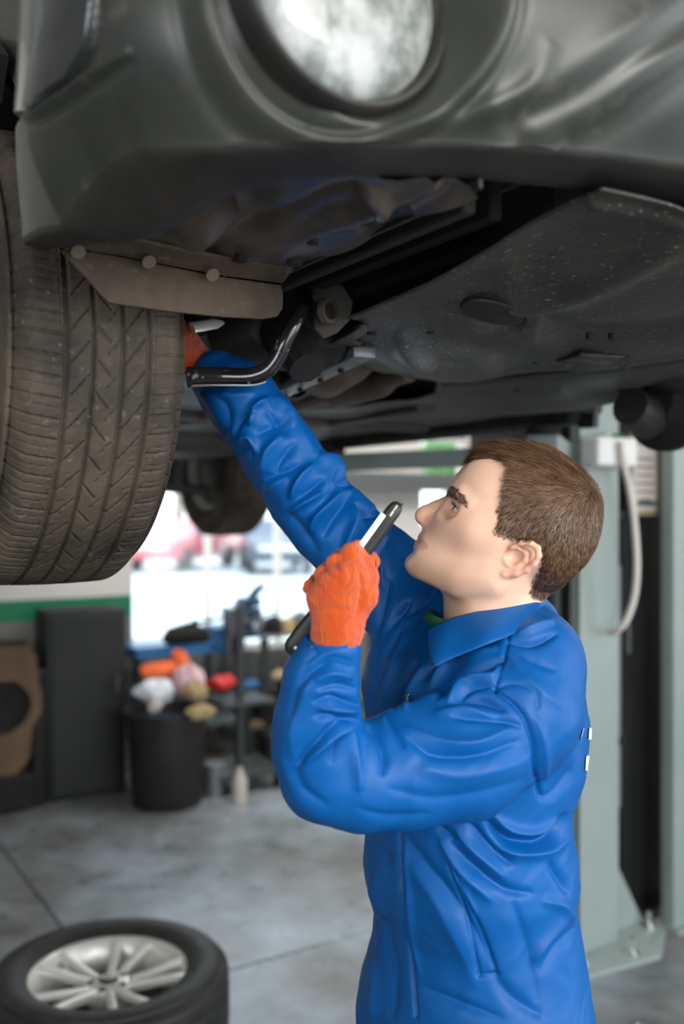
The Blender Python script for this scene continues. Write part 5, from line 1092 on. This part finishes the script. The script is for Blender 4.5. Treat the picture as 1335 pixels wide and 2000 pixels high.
# hose
hp = catmull([pd(1211, 862, 3.36), pd(1216, 900, 3.36), pd(1228, 950, 3.36), pd(1238, 1020, 3.36), pd(1243, 1100, 3.36), pd(1238, 1165, 3.37), pd(1222, 1212, 3.38), pd(1206, 1230, 3.40), pd(1192, 1236, 3.44)], 6)
mb = MB(); mb.tube(hp, .0125, 10); tag(mb.build('hose', M['hose'], None, smooth=True), 'white hose looping down the right side of the lift post', 'hose')
# cabinet with notice
def wbox(px0, px1, d, dep, z0, z1, name, m, label, cat, bv=.006):
    """upright box whose front face spans two pixels at a depth, turned with the room"""
    a = Vector(inv(*pd(px0, 1000, d)[:2])); k = (px1-CX)/F_PX; v0 = a.y; dd_ = (v0-SN*C0[0]+CS*C0[1])/(-SN*k+CS); b = Vector(inv(k*dd_, dd_)); wdt = b.x-a.x
    mid = W((a.x+b.x)/2, v0+dep/2, z0); e = empty(name, mid, CA, label, cat); mb = MB(); mb.box((0, 0, (z1-z0)/2), (wdt, dep, z1-z0)); mb.build('body', m, e, bevel=bv); return e, wdt, dep, z1-z0
cbn, cw, cdp, chh = wbox(1207, 1312, 3.74, .25, 0, 2.6, 'steel_cabinet', M['cab'], 'tall dark steel cabinet right of the lift post with a notice on it', 'cabinet')
mb = MB(); mb.box((0, -cdp/2-.006, chh/2+.02), (cw-.02, .012, chh-.08), None, .003); dr = mb.build('door', M['cab'], cbn)
mb = MB(); mb.box((-cw/2+.03, -cdp/2-.022, 1.1), (.012, .02, .12), None, .003); mb.build('handle', M['grey'], dr)
mb = MB(); mb.box((0, -cdp/2-.004, .03), (cw-.04, .01, .05)); mb.build('plinth', M['dark'], cbn)
ns_ = empty('notice_board', W(0, 0, 0), CA, 'printed notice sheet in a pale frame on the dark cabinet', 'notice')
a = pd(1262, 927, 3.66); ns_.location = a; Wn, Hn = .175, .315
mb = MB(); mb.box((0, .006, 0), (Wn, .010, Hn), None, .002); mb.build('frame', M['wood'], ns_)
mb = MB(); mb.box((-.004, -.0005, .004), (Wn-.028, .004, Hn-.034)); mb.build('sheet', M['paper'], ns_)
y0 = Hn/2-.035
for k_, (w__, h__) in enumerate(((.09, .014), (.0, 0), (.10, .008), (.105, .008), (.095, .008), (.105, .008), (.10, .008), (.07, .008))):
    if w__: mb = MB(); mb.box((-.012, -.003, y0-k_*.0315), (w__, .001, h__)); mb.build('printed_line', M['ink'], ns_)
mb = MB(); mb.box((.0, -.003, -Hn/2+.045), (.115, .001, .02)); mb.build('footer_print', M['postd'], ns_)
e, cw2, _, _ = wbox(1315, 1400, 3.60, .06, 0, 4.3, 'steel_column', M['post'], 'pale grey-green steel column at the right edge of the picture', 'column', .003)
mb = MB(); mb.box((0, 0, .01), (cw2+.02, .12, .02)); mb.build('base_plate', M['post'], e)
e, cw3, cd3, _ = wbox(1048, 1128, 4.5, .5, 0, 2.35, 'dark_filler_box', M['dark'], 'tall black box added to fill the dark area behind the lift post', 'locker')  # tall black box added to fill the dark area beside the post
mb = MB(); mb.box((0, -cd3/2-.006, 1.2), (cw3-.03, .012, 2.2), None, .003); mb.build('door', M['cab'], e)
# ---------------------------------------------------------------- left wall things
e, w_, d_, h_ = wbox(92, 247, 5.20, .26, 0, 1.05, 'filing_cabinet', M['cab'], 'narrow dark grey cabinet standing against the green-striped wall', 'cabinet', .01)
mb = MB(); mb.box((0, -d_/2-.006, h_/2), (w_-.05, .012, h_-.06), None, .004); dr = mb.build('door', M['cab'], e); mb = MB(); mb.box((w_/2-.06, -d_/2-.02, .62), (.012, .018, .10), None, .003); mb.build('handle', M['grey'], dr)
# brown board with a round hole
pb = pd(-8, 1385, 5.0); bdv = empty('brown_panel', (pb.x, pb.y, 0), CA, 'brown fibreboard panel with a round hole leaning at the left wall', 'panel')
mb = MB(); n = 28; zc = .585; ro = []; ri = []
outp = [(-.16, .88), (.17, .88), (.21, .82), (.22, .68), (.24, .60), (.235, .52), (.19, .44), (.175, .28), (.11, .20), (-.11, .20), (-.17, .28), (-.19, .44), (-.235, .52), (-.24, .60), (-.22, .68), (-.2, .82)]
oc = [Vector((x, 0, z)) for x, z in outp]; nO = len(oc); hc = [Vector((.185*math.cos(a), 0, zc-.02+.155*math.sin(a))) for a in [math.atan2(p.z-zc, p.x) for p in oc]]
bk_ = Vector((0, .05, 0)); 
for i in range(nO):
    j = (i+1) % nO; mb.add([oc[i], oc[j], hc[j], hc[i], oc[i]+bk_, oc[j]+bk_, hc[j]+bk_, hc[i]+bk_], [(0, 1, 2, 3), (7, 6, 5, 4), (0, 4, 5, 1), (3, 2, 6, 7)])
mb.build('board', M['card'], bdv); mb = MB(); mb.box((0, .10, .45), (.36, .08, .9)); mb.build('backing', M['dark'], bdv)
mb = MB(); mb.box((0, .06, .10), (.40, .16, .20), None, .02); mb.build('foot', M['dark'], bdv)
# black box added to stand for the dark gap between board and cabinet
e, w_, d_, h_ = wbox(64, 90, 5.12, .2, 0, .72, 'dark_gap_box', M['dark'], 'narrow black box standing in for the dark gap between the brown panel and the dark cabinet', 'crate', .01)
mb = MB(); mb.box((0, 0, h_+.01), (w_+.01, .21, .02), None, .004); mb.build('lid', M['plastic'], e)
# ---------------------------------------------------------------- benches by the window
def table(name, u0, u1, v0, v1, z, label, top):
    c = W((u0+u1)/2, (v0+v1)/2, 0); e = empty(name, c, CA, label, 'workbench'); wx, wy = u1-u0, v1-v0
    mb = MB(); mb.box((0, 0, z-.02), (wx, wy, .04), None, .004); mb.build('worktop', top, e)
    for sx in (-1, 1):
        for sy in (-1, 1): mb = MB(); mb.box((sx*(wx/2-.03), sy*(wy/2-.03), (z-.04)/2), (.045, .045, z-.04)); mb.build('leg', M['postd'], e)
    mb = MB(); mb.box((0, 0, .22), (wx-.06, wy-.06, .02)); mb.build('lower_shelf', M['postd'], e); return e
def onp(px, d): a = pd(px, 1000, d); return a.x, a.y
uA0 = inv(*onp(262, 5.9))[0]
tA = table('workbench', 1.60, 2.42, 4.05, 4.75, .735, 'pale-topped workbench under the window, left of the two', M['bench'])
tB = table('workbench', 2.48, 3.40, 4.05, 4.75, .80, 'workbench with a vice under the window, right of the two', M['bench'])
def item(name, label, cat, px, d, z, group=None): 
    p = pd(px, 1000, d); return empty(name, (p.x, p.y, z), CA, label, cat, group)
def single(mb, name, m, label, cat, group=None, px=None, d=None, z=None, **k):
    o = mb.build(name, m, None, **k)
    if px is not None: p = pd(px, 1000, d); o.location = (p.x, p.y, z); o.rotation_euler = (0, 0, CA)
    return tag(o, label, cat, group)
# vice
vc = item('bench_vice', 'dark blue bench vice standing on the right workbench', 'vice', 480, 6.05, .80)
mb = MB(); mb.box((0, 0, .02), (.16, .16, .04), None, .008); mb.tube([(0, 0, .04), (0, 0, .10)], [.06, .045], 16); mb.build('base', M['dblue'], vc, bevel=.004)
mb = MB(); mb.box((0, .04, .16), (.11, .12, .12), None, .015); mb.box((0, .0, .23), (.12, .05, .05), None, .006); mb.build('body', M['dblue'], vc)
mb = MB(); mb.box((0, -.10, .15), (.10, .07, .10), None, .012); mb.box((0, -.08, .23), (.12, .04, .05), None, .006); jaw = mb.build('front_jaw', M['dblue'], vc)
mb = MB(); mb.tube([(0, -.22, .15), (0, .0, .15)], .014, 12); mb.tube([(-.10, -.21, .12), (.10, -.21, .18)], .006, 8); mb.build('screw', M['grey'], vc)
mb = MB(); mb.tube([(.03, .0, .24), (.08, -.02, .31), (.12, -.03, .33)], [.03, .025, .015], 10); single(mb, 'steel_elbow', M['dblue'], 'dark steel pipe elbow clamped in the vice', 'pipe', None, 480, 6.05, .80, smooth=True)
# blue tray of parts on the left bench
for k_, (px, d, w_, dp_, h_, m_, nm, lab, cat) in enumerate((
    (330, 5.75, .50, .22, .07, 'bluep', 'plastic_tray', 'blue plastic tray on the left workbench', 'tray'),
    (432, 5.9, .16, .20, .16, 'bluep', 'parts_bin', 'blue plastic parts bin in front of the window', 'bin'),
    (395, 6.05, .14, .14, .12, 'dblue', 'tool_case', 'small dark blue tool case behind the blue tray', 'case'),
    (455, 5.8, .10, .12, .22, 'grey', 'metal_canister', 'grey metal canister left of the vice', 'canister'))):
    e = item(nm, lab, cat, px, d, .735 if px < 450 else .80); mb = MB(); mb.box((0, 0, h_*.42), (w_, dp_, h_*.84), None, .012); mb.build('body', M[m_], e); mb = MB(); mb.box((0, 0, h_*.9), (w_+.012, dp_+.012, h_*.16), None, .006); mb.build('lid' if k_ > 1 else 'rim', M[m_], e)
mb = MB(); mb.tube([(-.14, 0, .05), (-.10, 0, .06), (.0, 0, .075), (.10, .01, .06), (.15, .0, .04)], [.02, .055, .065, .055, .025], 14); mb.tube([(.05, 0, .1), (.06, -.02, .15)], .022, 10); single(mb, 'engine_part', M['dark'], 'black engine casting lying in the blue tray', 'engine part', None, 362, 5.72, .79, smooth=True)
mb = MB(); mb.tube([(-.2, .0, .02), (-.06, .02, .11), (.12, .04, .12), (.24, .0, .16)], .010, 8); single(mb, 'black_hose', M['plastic'], 'black rubber hose draped over the left workbench parts', 'hose', None, 385, 5.85, .80, smooth=True)
rs = random.Random(5)
for k_ in range(9):
    px = rs.uniform(380, 470); mb = MB(); r = rs.uniform(.02, .045); hh = rs.uniform(.05, .14)
    mb.lathe([(.0001, 0), (r, 0), (r, hh*.75), (r*.5, hh*.9), (r*.5, hh), (.0001, hh)], None, 14)
    single(mb, 'spray_can' if k_ % 2 else 'oil_bottle', M[('grey', 'bluep', 'dark', 'white', 'dblue')[k_ % 5]], ('small '+('grey', 'blue', 'black', 'white', 'dark blue')[k_ % 5]+' '+('oil bottle', 'spray can')[k_ % 2]+' in the clutter on the left workbench, '+('at its left end', 'towards the window', 'in the middle', 'nearest the tool stand', 'at the front edge')[(k_*2+k_//5) % 5]), 'can', 'cans and bottles on the left workbench', px, rs.uniform(5.7, 6.1), .735, smooth=True)
for k_, (px, z_, w_, h_, m_) in enumerate(((532, .8, .10, .10, 'dark'), (566, .8, .14, .09, 'tan'), (585, .8, .08, .13, 'grey'), (512, .8, .06, .06, 'plastic'))):
    mb = MB(); mb.box((0, 0, h_/2), (w_, .12, h_), None, .012); mb.box((.01, 0, h_), (w_*.5, .06, .03), None, .006)
    single(mb, 'tool_box', M[m_], ('black tool box on the right workbench beside the vice', 'tan box on the right workbench near the lamp hand', 'grey upright box at the end of the right workbench', 'small black block on the right workbench')[k_], 'box', None, px, 6.25, z_)
# dark clutter below the right bench
for k_, (px, z_, w_, h_, m_) in enumerate(((520, .23, .14, .22, 'dark'), (566, .23, .14, .28, 'plastic'), (612, .23, .14, .2, 'dark'), (540, .0, .2, .18, 'plastic'), (605, .0, .2, .19, 'card'))):
    mb = MB(); mb.box((0, 0, h_/2), (w_, .16, h_), None, .02); mb.box((0, -.09, h_*.5), (w_*.5, .03, .03), None, .004)
    single(mb, 'storage_box', M[m_], ('black box on the lower shelf of the right workbench, left end', 'tall black box on the lower shelf of the right workbench', 'black box on the lower shelf of the right workbench, right end', 'black crate on the floor under the right workbench', 'brown crate on the floor under the right workbench')[k_], 'box', None, px, 6.2, z_)
for k_, (px, z_, m_) in enumerate(((490, .46, 'bluep'), (545, .52, 'tan'), (500, .20, 'card'), (575, .44, 'grey'))):
    mb = MB(); mb.tube([(-.05, 0, .03), (0, 0, .045), (.05, 0, .03)], [.02, .035, .02], 12); single(mb, 'rag', M[m_], ('blue', 'tan', 'brown', 'grey')[k_]+' rag tucked among the black boxes under the right workbench', 'rag', None, px, 6.05, z_, smooth=True)
# machine stand with casters in front of the benches
st_ = item('tool_stand', 'dark steel tool stand with a tall post between the benches', 'stand', 468, 5.55, 0)
mb = MB(); mb.box((0, 0, .58), (.045, .045, .95)); mb.build('post', M['postd'], st_); mb = MB(); mb.box((0, 0, .10), (.42, .36, .03)); mb.build('base', M['postd'], st_)
mb = MB(); mb.box((0, 0, .5), (.34, .3, .02)); mb.build('shelf', M['postd'], st_)
for sx in (-1, 1):
    for sy in (-1, 1): mb = MB(); mb.tube([(sx*.17-.012, sy*.15, .04), (sx*.17+.012, sy*.15, .04)], .04, 14); mb.build('caster', M['dark'], st_)
mb = MB(); mb.lathe([(.0001, 0), (.038, 0), (.040, .02), (.040, .12), (.028, .15), (.018, .17), (.018, .19), (.0001, .19)], None, 18); single(mb, 'pale_bottle', M['paper'], 'pale bottle standing on the floor by the tool stand', 'bottle', None, 468, 5.22, 0, smooth=True)
mb = MB(); mb.lathe([(.0001, 0), (.06, 0), (.06, .18), (.0001, .18)], None, 18); single(mb, 'grey_tin', M['grey'], 'grey tin on the floor beside the dark bin', 'tin', None, 420, 5.35, 0, smooth=True)
# dark bin overflowing with rags
bn = item('waste_bin', 'round dark waste bin overflowing with coloured rags', 'bin', 326, 5.22, 0)
mb = MB(); mb.lathe([(.0001, 0), (.185, 0), (.19, .01), (.222, .50), (.235, .505), (.235, .52), (.215, .52), (.205, .45), (.175, .03), (.0001, .03)], None, 40); mb.build('bucket', M['bin'], bn, smooth=True)
mb = MB(); mb.lathe([(.0001, .40), (.19, .42), (.21, .46)], None, 30); mb.build('bin_liner', M['dblue'], bn, smooth=True)
def ragm(cx, cy, cz, rx, ry, rz, seed, name, m, label, kind='cloth'):
    n1_, n2_ = 26, 16; r2 = random.Random(seed); p1, p2, p3 = r2.uniform(0, 6), r2.uniform(0, 6), r2.uniform(0, 6); P = []; Q = []
    for i in range(n2_+1):
        ph = PI*i/n2_
        for j in range(n1_):
            t = 2*PI*j/n1_; k = 1+.16*math.sin(3*t+p1+2*ph)+.12*math.sin(5*t+p2)*math.sin(3*ph)+.07*math.sin(9*t+p3+4*ph); P.append((rx*k*math.sin(ph)*math.cos(t), ry*k*math.sin(ph)*math.sin(t), rz*k*math.cos(ph)))
    for i in range(n2_):
        for j in range(n1_): Q.append((i*n1_+j, i*n1_+(j+1) % n1_, (i+1)*n1_+(j+1) % n1_, (i+1)*n1_+j))
    mb = MB(); mb.add(P, Q); o = mb.build(name, m, None, smooth=True); o.location = (cx, cy, cz); o.rotation_euler = (0, 0, CA); return tag(o, label, kind)
for px, py, d, rx, rz_, m_, lb, ry_ in ((318, 1312, 5.35, .135, .05, 'orange', 'orange rag on top of the heap in the bin', .06), (352, 1302, 5.42, .05, .085, 'orange', 'peaked orange rag standing up at the back of the bin', .05), (306, 1350, 5.12, .10, .06, 'wcloth', 'bluish white rag hanging at the front of the bin', .08), (368, 1328, 5.2, .085, .075, 'pink', 'pale pink rag on the right of the heap in the bin', .08),
    (383, 1350, 5.1, .065, .045, 'tan', 'cream rag at the bin rim under the pink rag', .06), (272, 1352, 5.15, .06, .035, 'dblue', 'dark blue rag at the left rim of the bin', .06), (434, 1334, 5.45, .075, .040, 'red', 'bright red rag to the right of the bin', .06), (392, 1390, 4.97, .075, .035, 'tan', 'tan work glove hanging over the bin rim', .03), (303, 1378, 4.97, .035, .03, 'paper', 'crumpled paper at the front of the bin rim', .02)):
    p = pd(px, py, d); ragm(p.x, p.y, p.z, rx, ry_, rz_, px, 'rag', M[m_], lb)
# silver bolt on the floor at the lower right
p0, u1_ = pz(1245, 1992, .03); a, b = W(p0, u1_, .012), W(*pz(1290, 2040, .03), .012); mb = MB(); mb.tube([a, a.lerp(b, .15), a.lerp(b, .16), b], [.010, .010, .016, .016], 12); tag(mb.build('socket_wrench', M['chrome'], None, smooth=True), 'bright chrome socket tool on the floor at the lower right', 'tool')
# ---------------------------------------------------------------- outside
g_ = MB(); Wb(-30, 60, 5.1, 80, -.08, -.02, g_); struct('ground', g_, mat('pale_yard_concrete', (.62, .62, .60), .8, c2=(.7, .7, .68), scale=.6))
def carout(px, d, m, label, rot=0.0, sc=1.0):
    p = pd(px, 1000, d); e = empty('parked_car', (p.x, p.y, -.02), rot, label, 'car'); e.scale = (sc, sc, sc)
    pr = [(-2.1, .35), (-2.15, .75), (-1.9, .88), (-1.1, .95), (-.5, 1.42), (.7, 1.45), (1.35, 1.0), (2.0, .92), (2.15, .7), (2.1, .35)]
    mb = MB(); mb.prism([(x, -.85, z) for x, z in pr], (0, 1.7, 0)); mb.build('body', M[m], e, bevel=.06)
    mb = MB(); mb.prism([(x, -.87, z) for x, z in [(-1.0, .97), (-.48, 1.36), (.64, 1.38), (1.15, 1.02)]], (0, 1.74, 0)); mb.build('side_window', M['carglass'], e)
    for x in (-1.35, 1.35):
        for y in (-.86, .66): mb = MB(); mb.tube([(x, y, .34), (x, y+.2, .34)], .34, 20); mb.build('wheel', M['dark'], e)
    for x in (-2.1, 2.1): mb = MB(); mb.box((x, 0, .7), (.1, 1.3, .14), None, .02); mb.build('lamp_bar', M['white'], e)
carout(358, 27, 'carred', 'red car parked in the yard beyond the window', 1.25)
carout(535, 26, 'cardark', 'dark car parked in the yard right of the red car', 1.75)
carout(268, 40, 'carwhite', 'white car parked in the yard left of the red car', 1.5)
def tree(px, d, z, r, label):
    p = pd(px, 1000, d); e = empty('tree', (p.x, p.y, -.02), 0, label, 'tree', 'trees beyond the yard')
    mb = MB(); mb.tube([(0, 0, 0), (.1, 0, z*.5), (0, 0, z)], [.25, .2, .1], 8); mb.build('trunk', M['bark'], e)
    rs = np.random.default_rng(int(px)); n = 2600; q = rs.normal(0, 1, (n, 3)); q /= np.linalg.norm(q, axis=1)[:, None]; q *= (r*rs.uniform(.55, 1.05, n)**.6)[:, None]*np.array([1, 1, .85]); q[:, 2] += z
    a = rs.normal(0, .16*r/2, (n, 3)); b = rs.normal(0, .16*r/2, (n, 3)); V = np.stack([q-a, q+b, q+a, q-b], 1).reshape(-1, 3); o = link('foliage', mesh_np('foliage', V, np.arange(4*n).reshape(-1, 4)), M['leaf'], e); tag(o, kind='stuff')
for px, d, z, r, lb in ((345, 34, 3.9, 1.5, 'small round tree beyond the red car'), (215, 46, 3.2, 2.2, 'wide tree at the far left of the yard'), (560, 38, 3.0, 1.5, 'low tree behind the dark car'), (640, 48, 3.5, 2.4, 'broad tree beyond the yard, behind the raised sleeve'), (1190, 48, 4, 3, 'large tree hidden behind the lift post'), (870, 60, 5.0, 1.8, 'tree beyond the small window beside the face')): tree(px, d, z, r, lb)
bpy.context.view_layer.update()
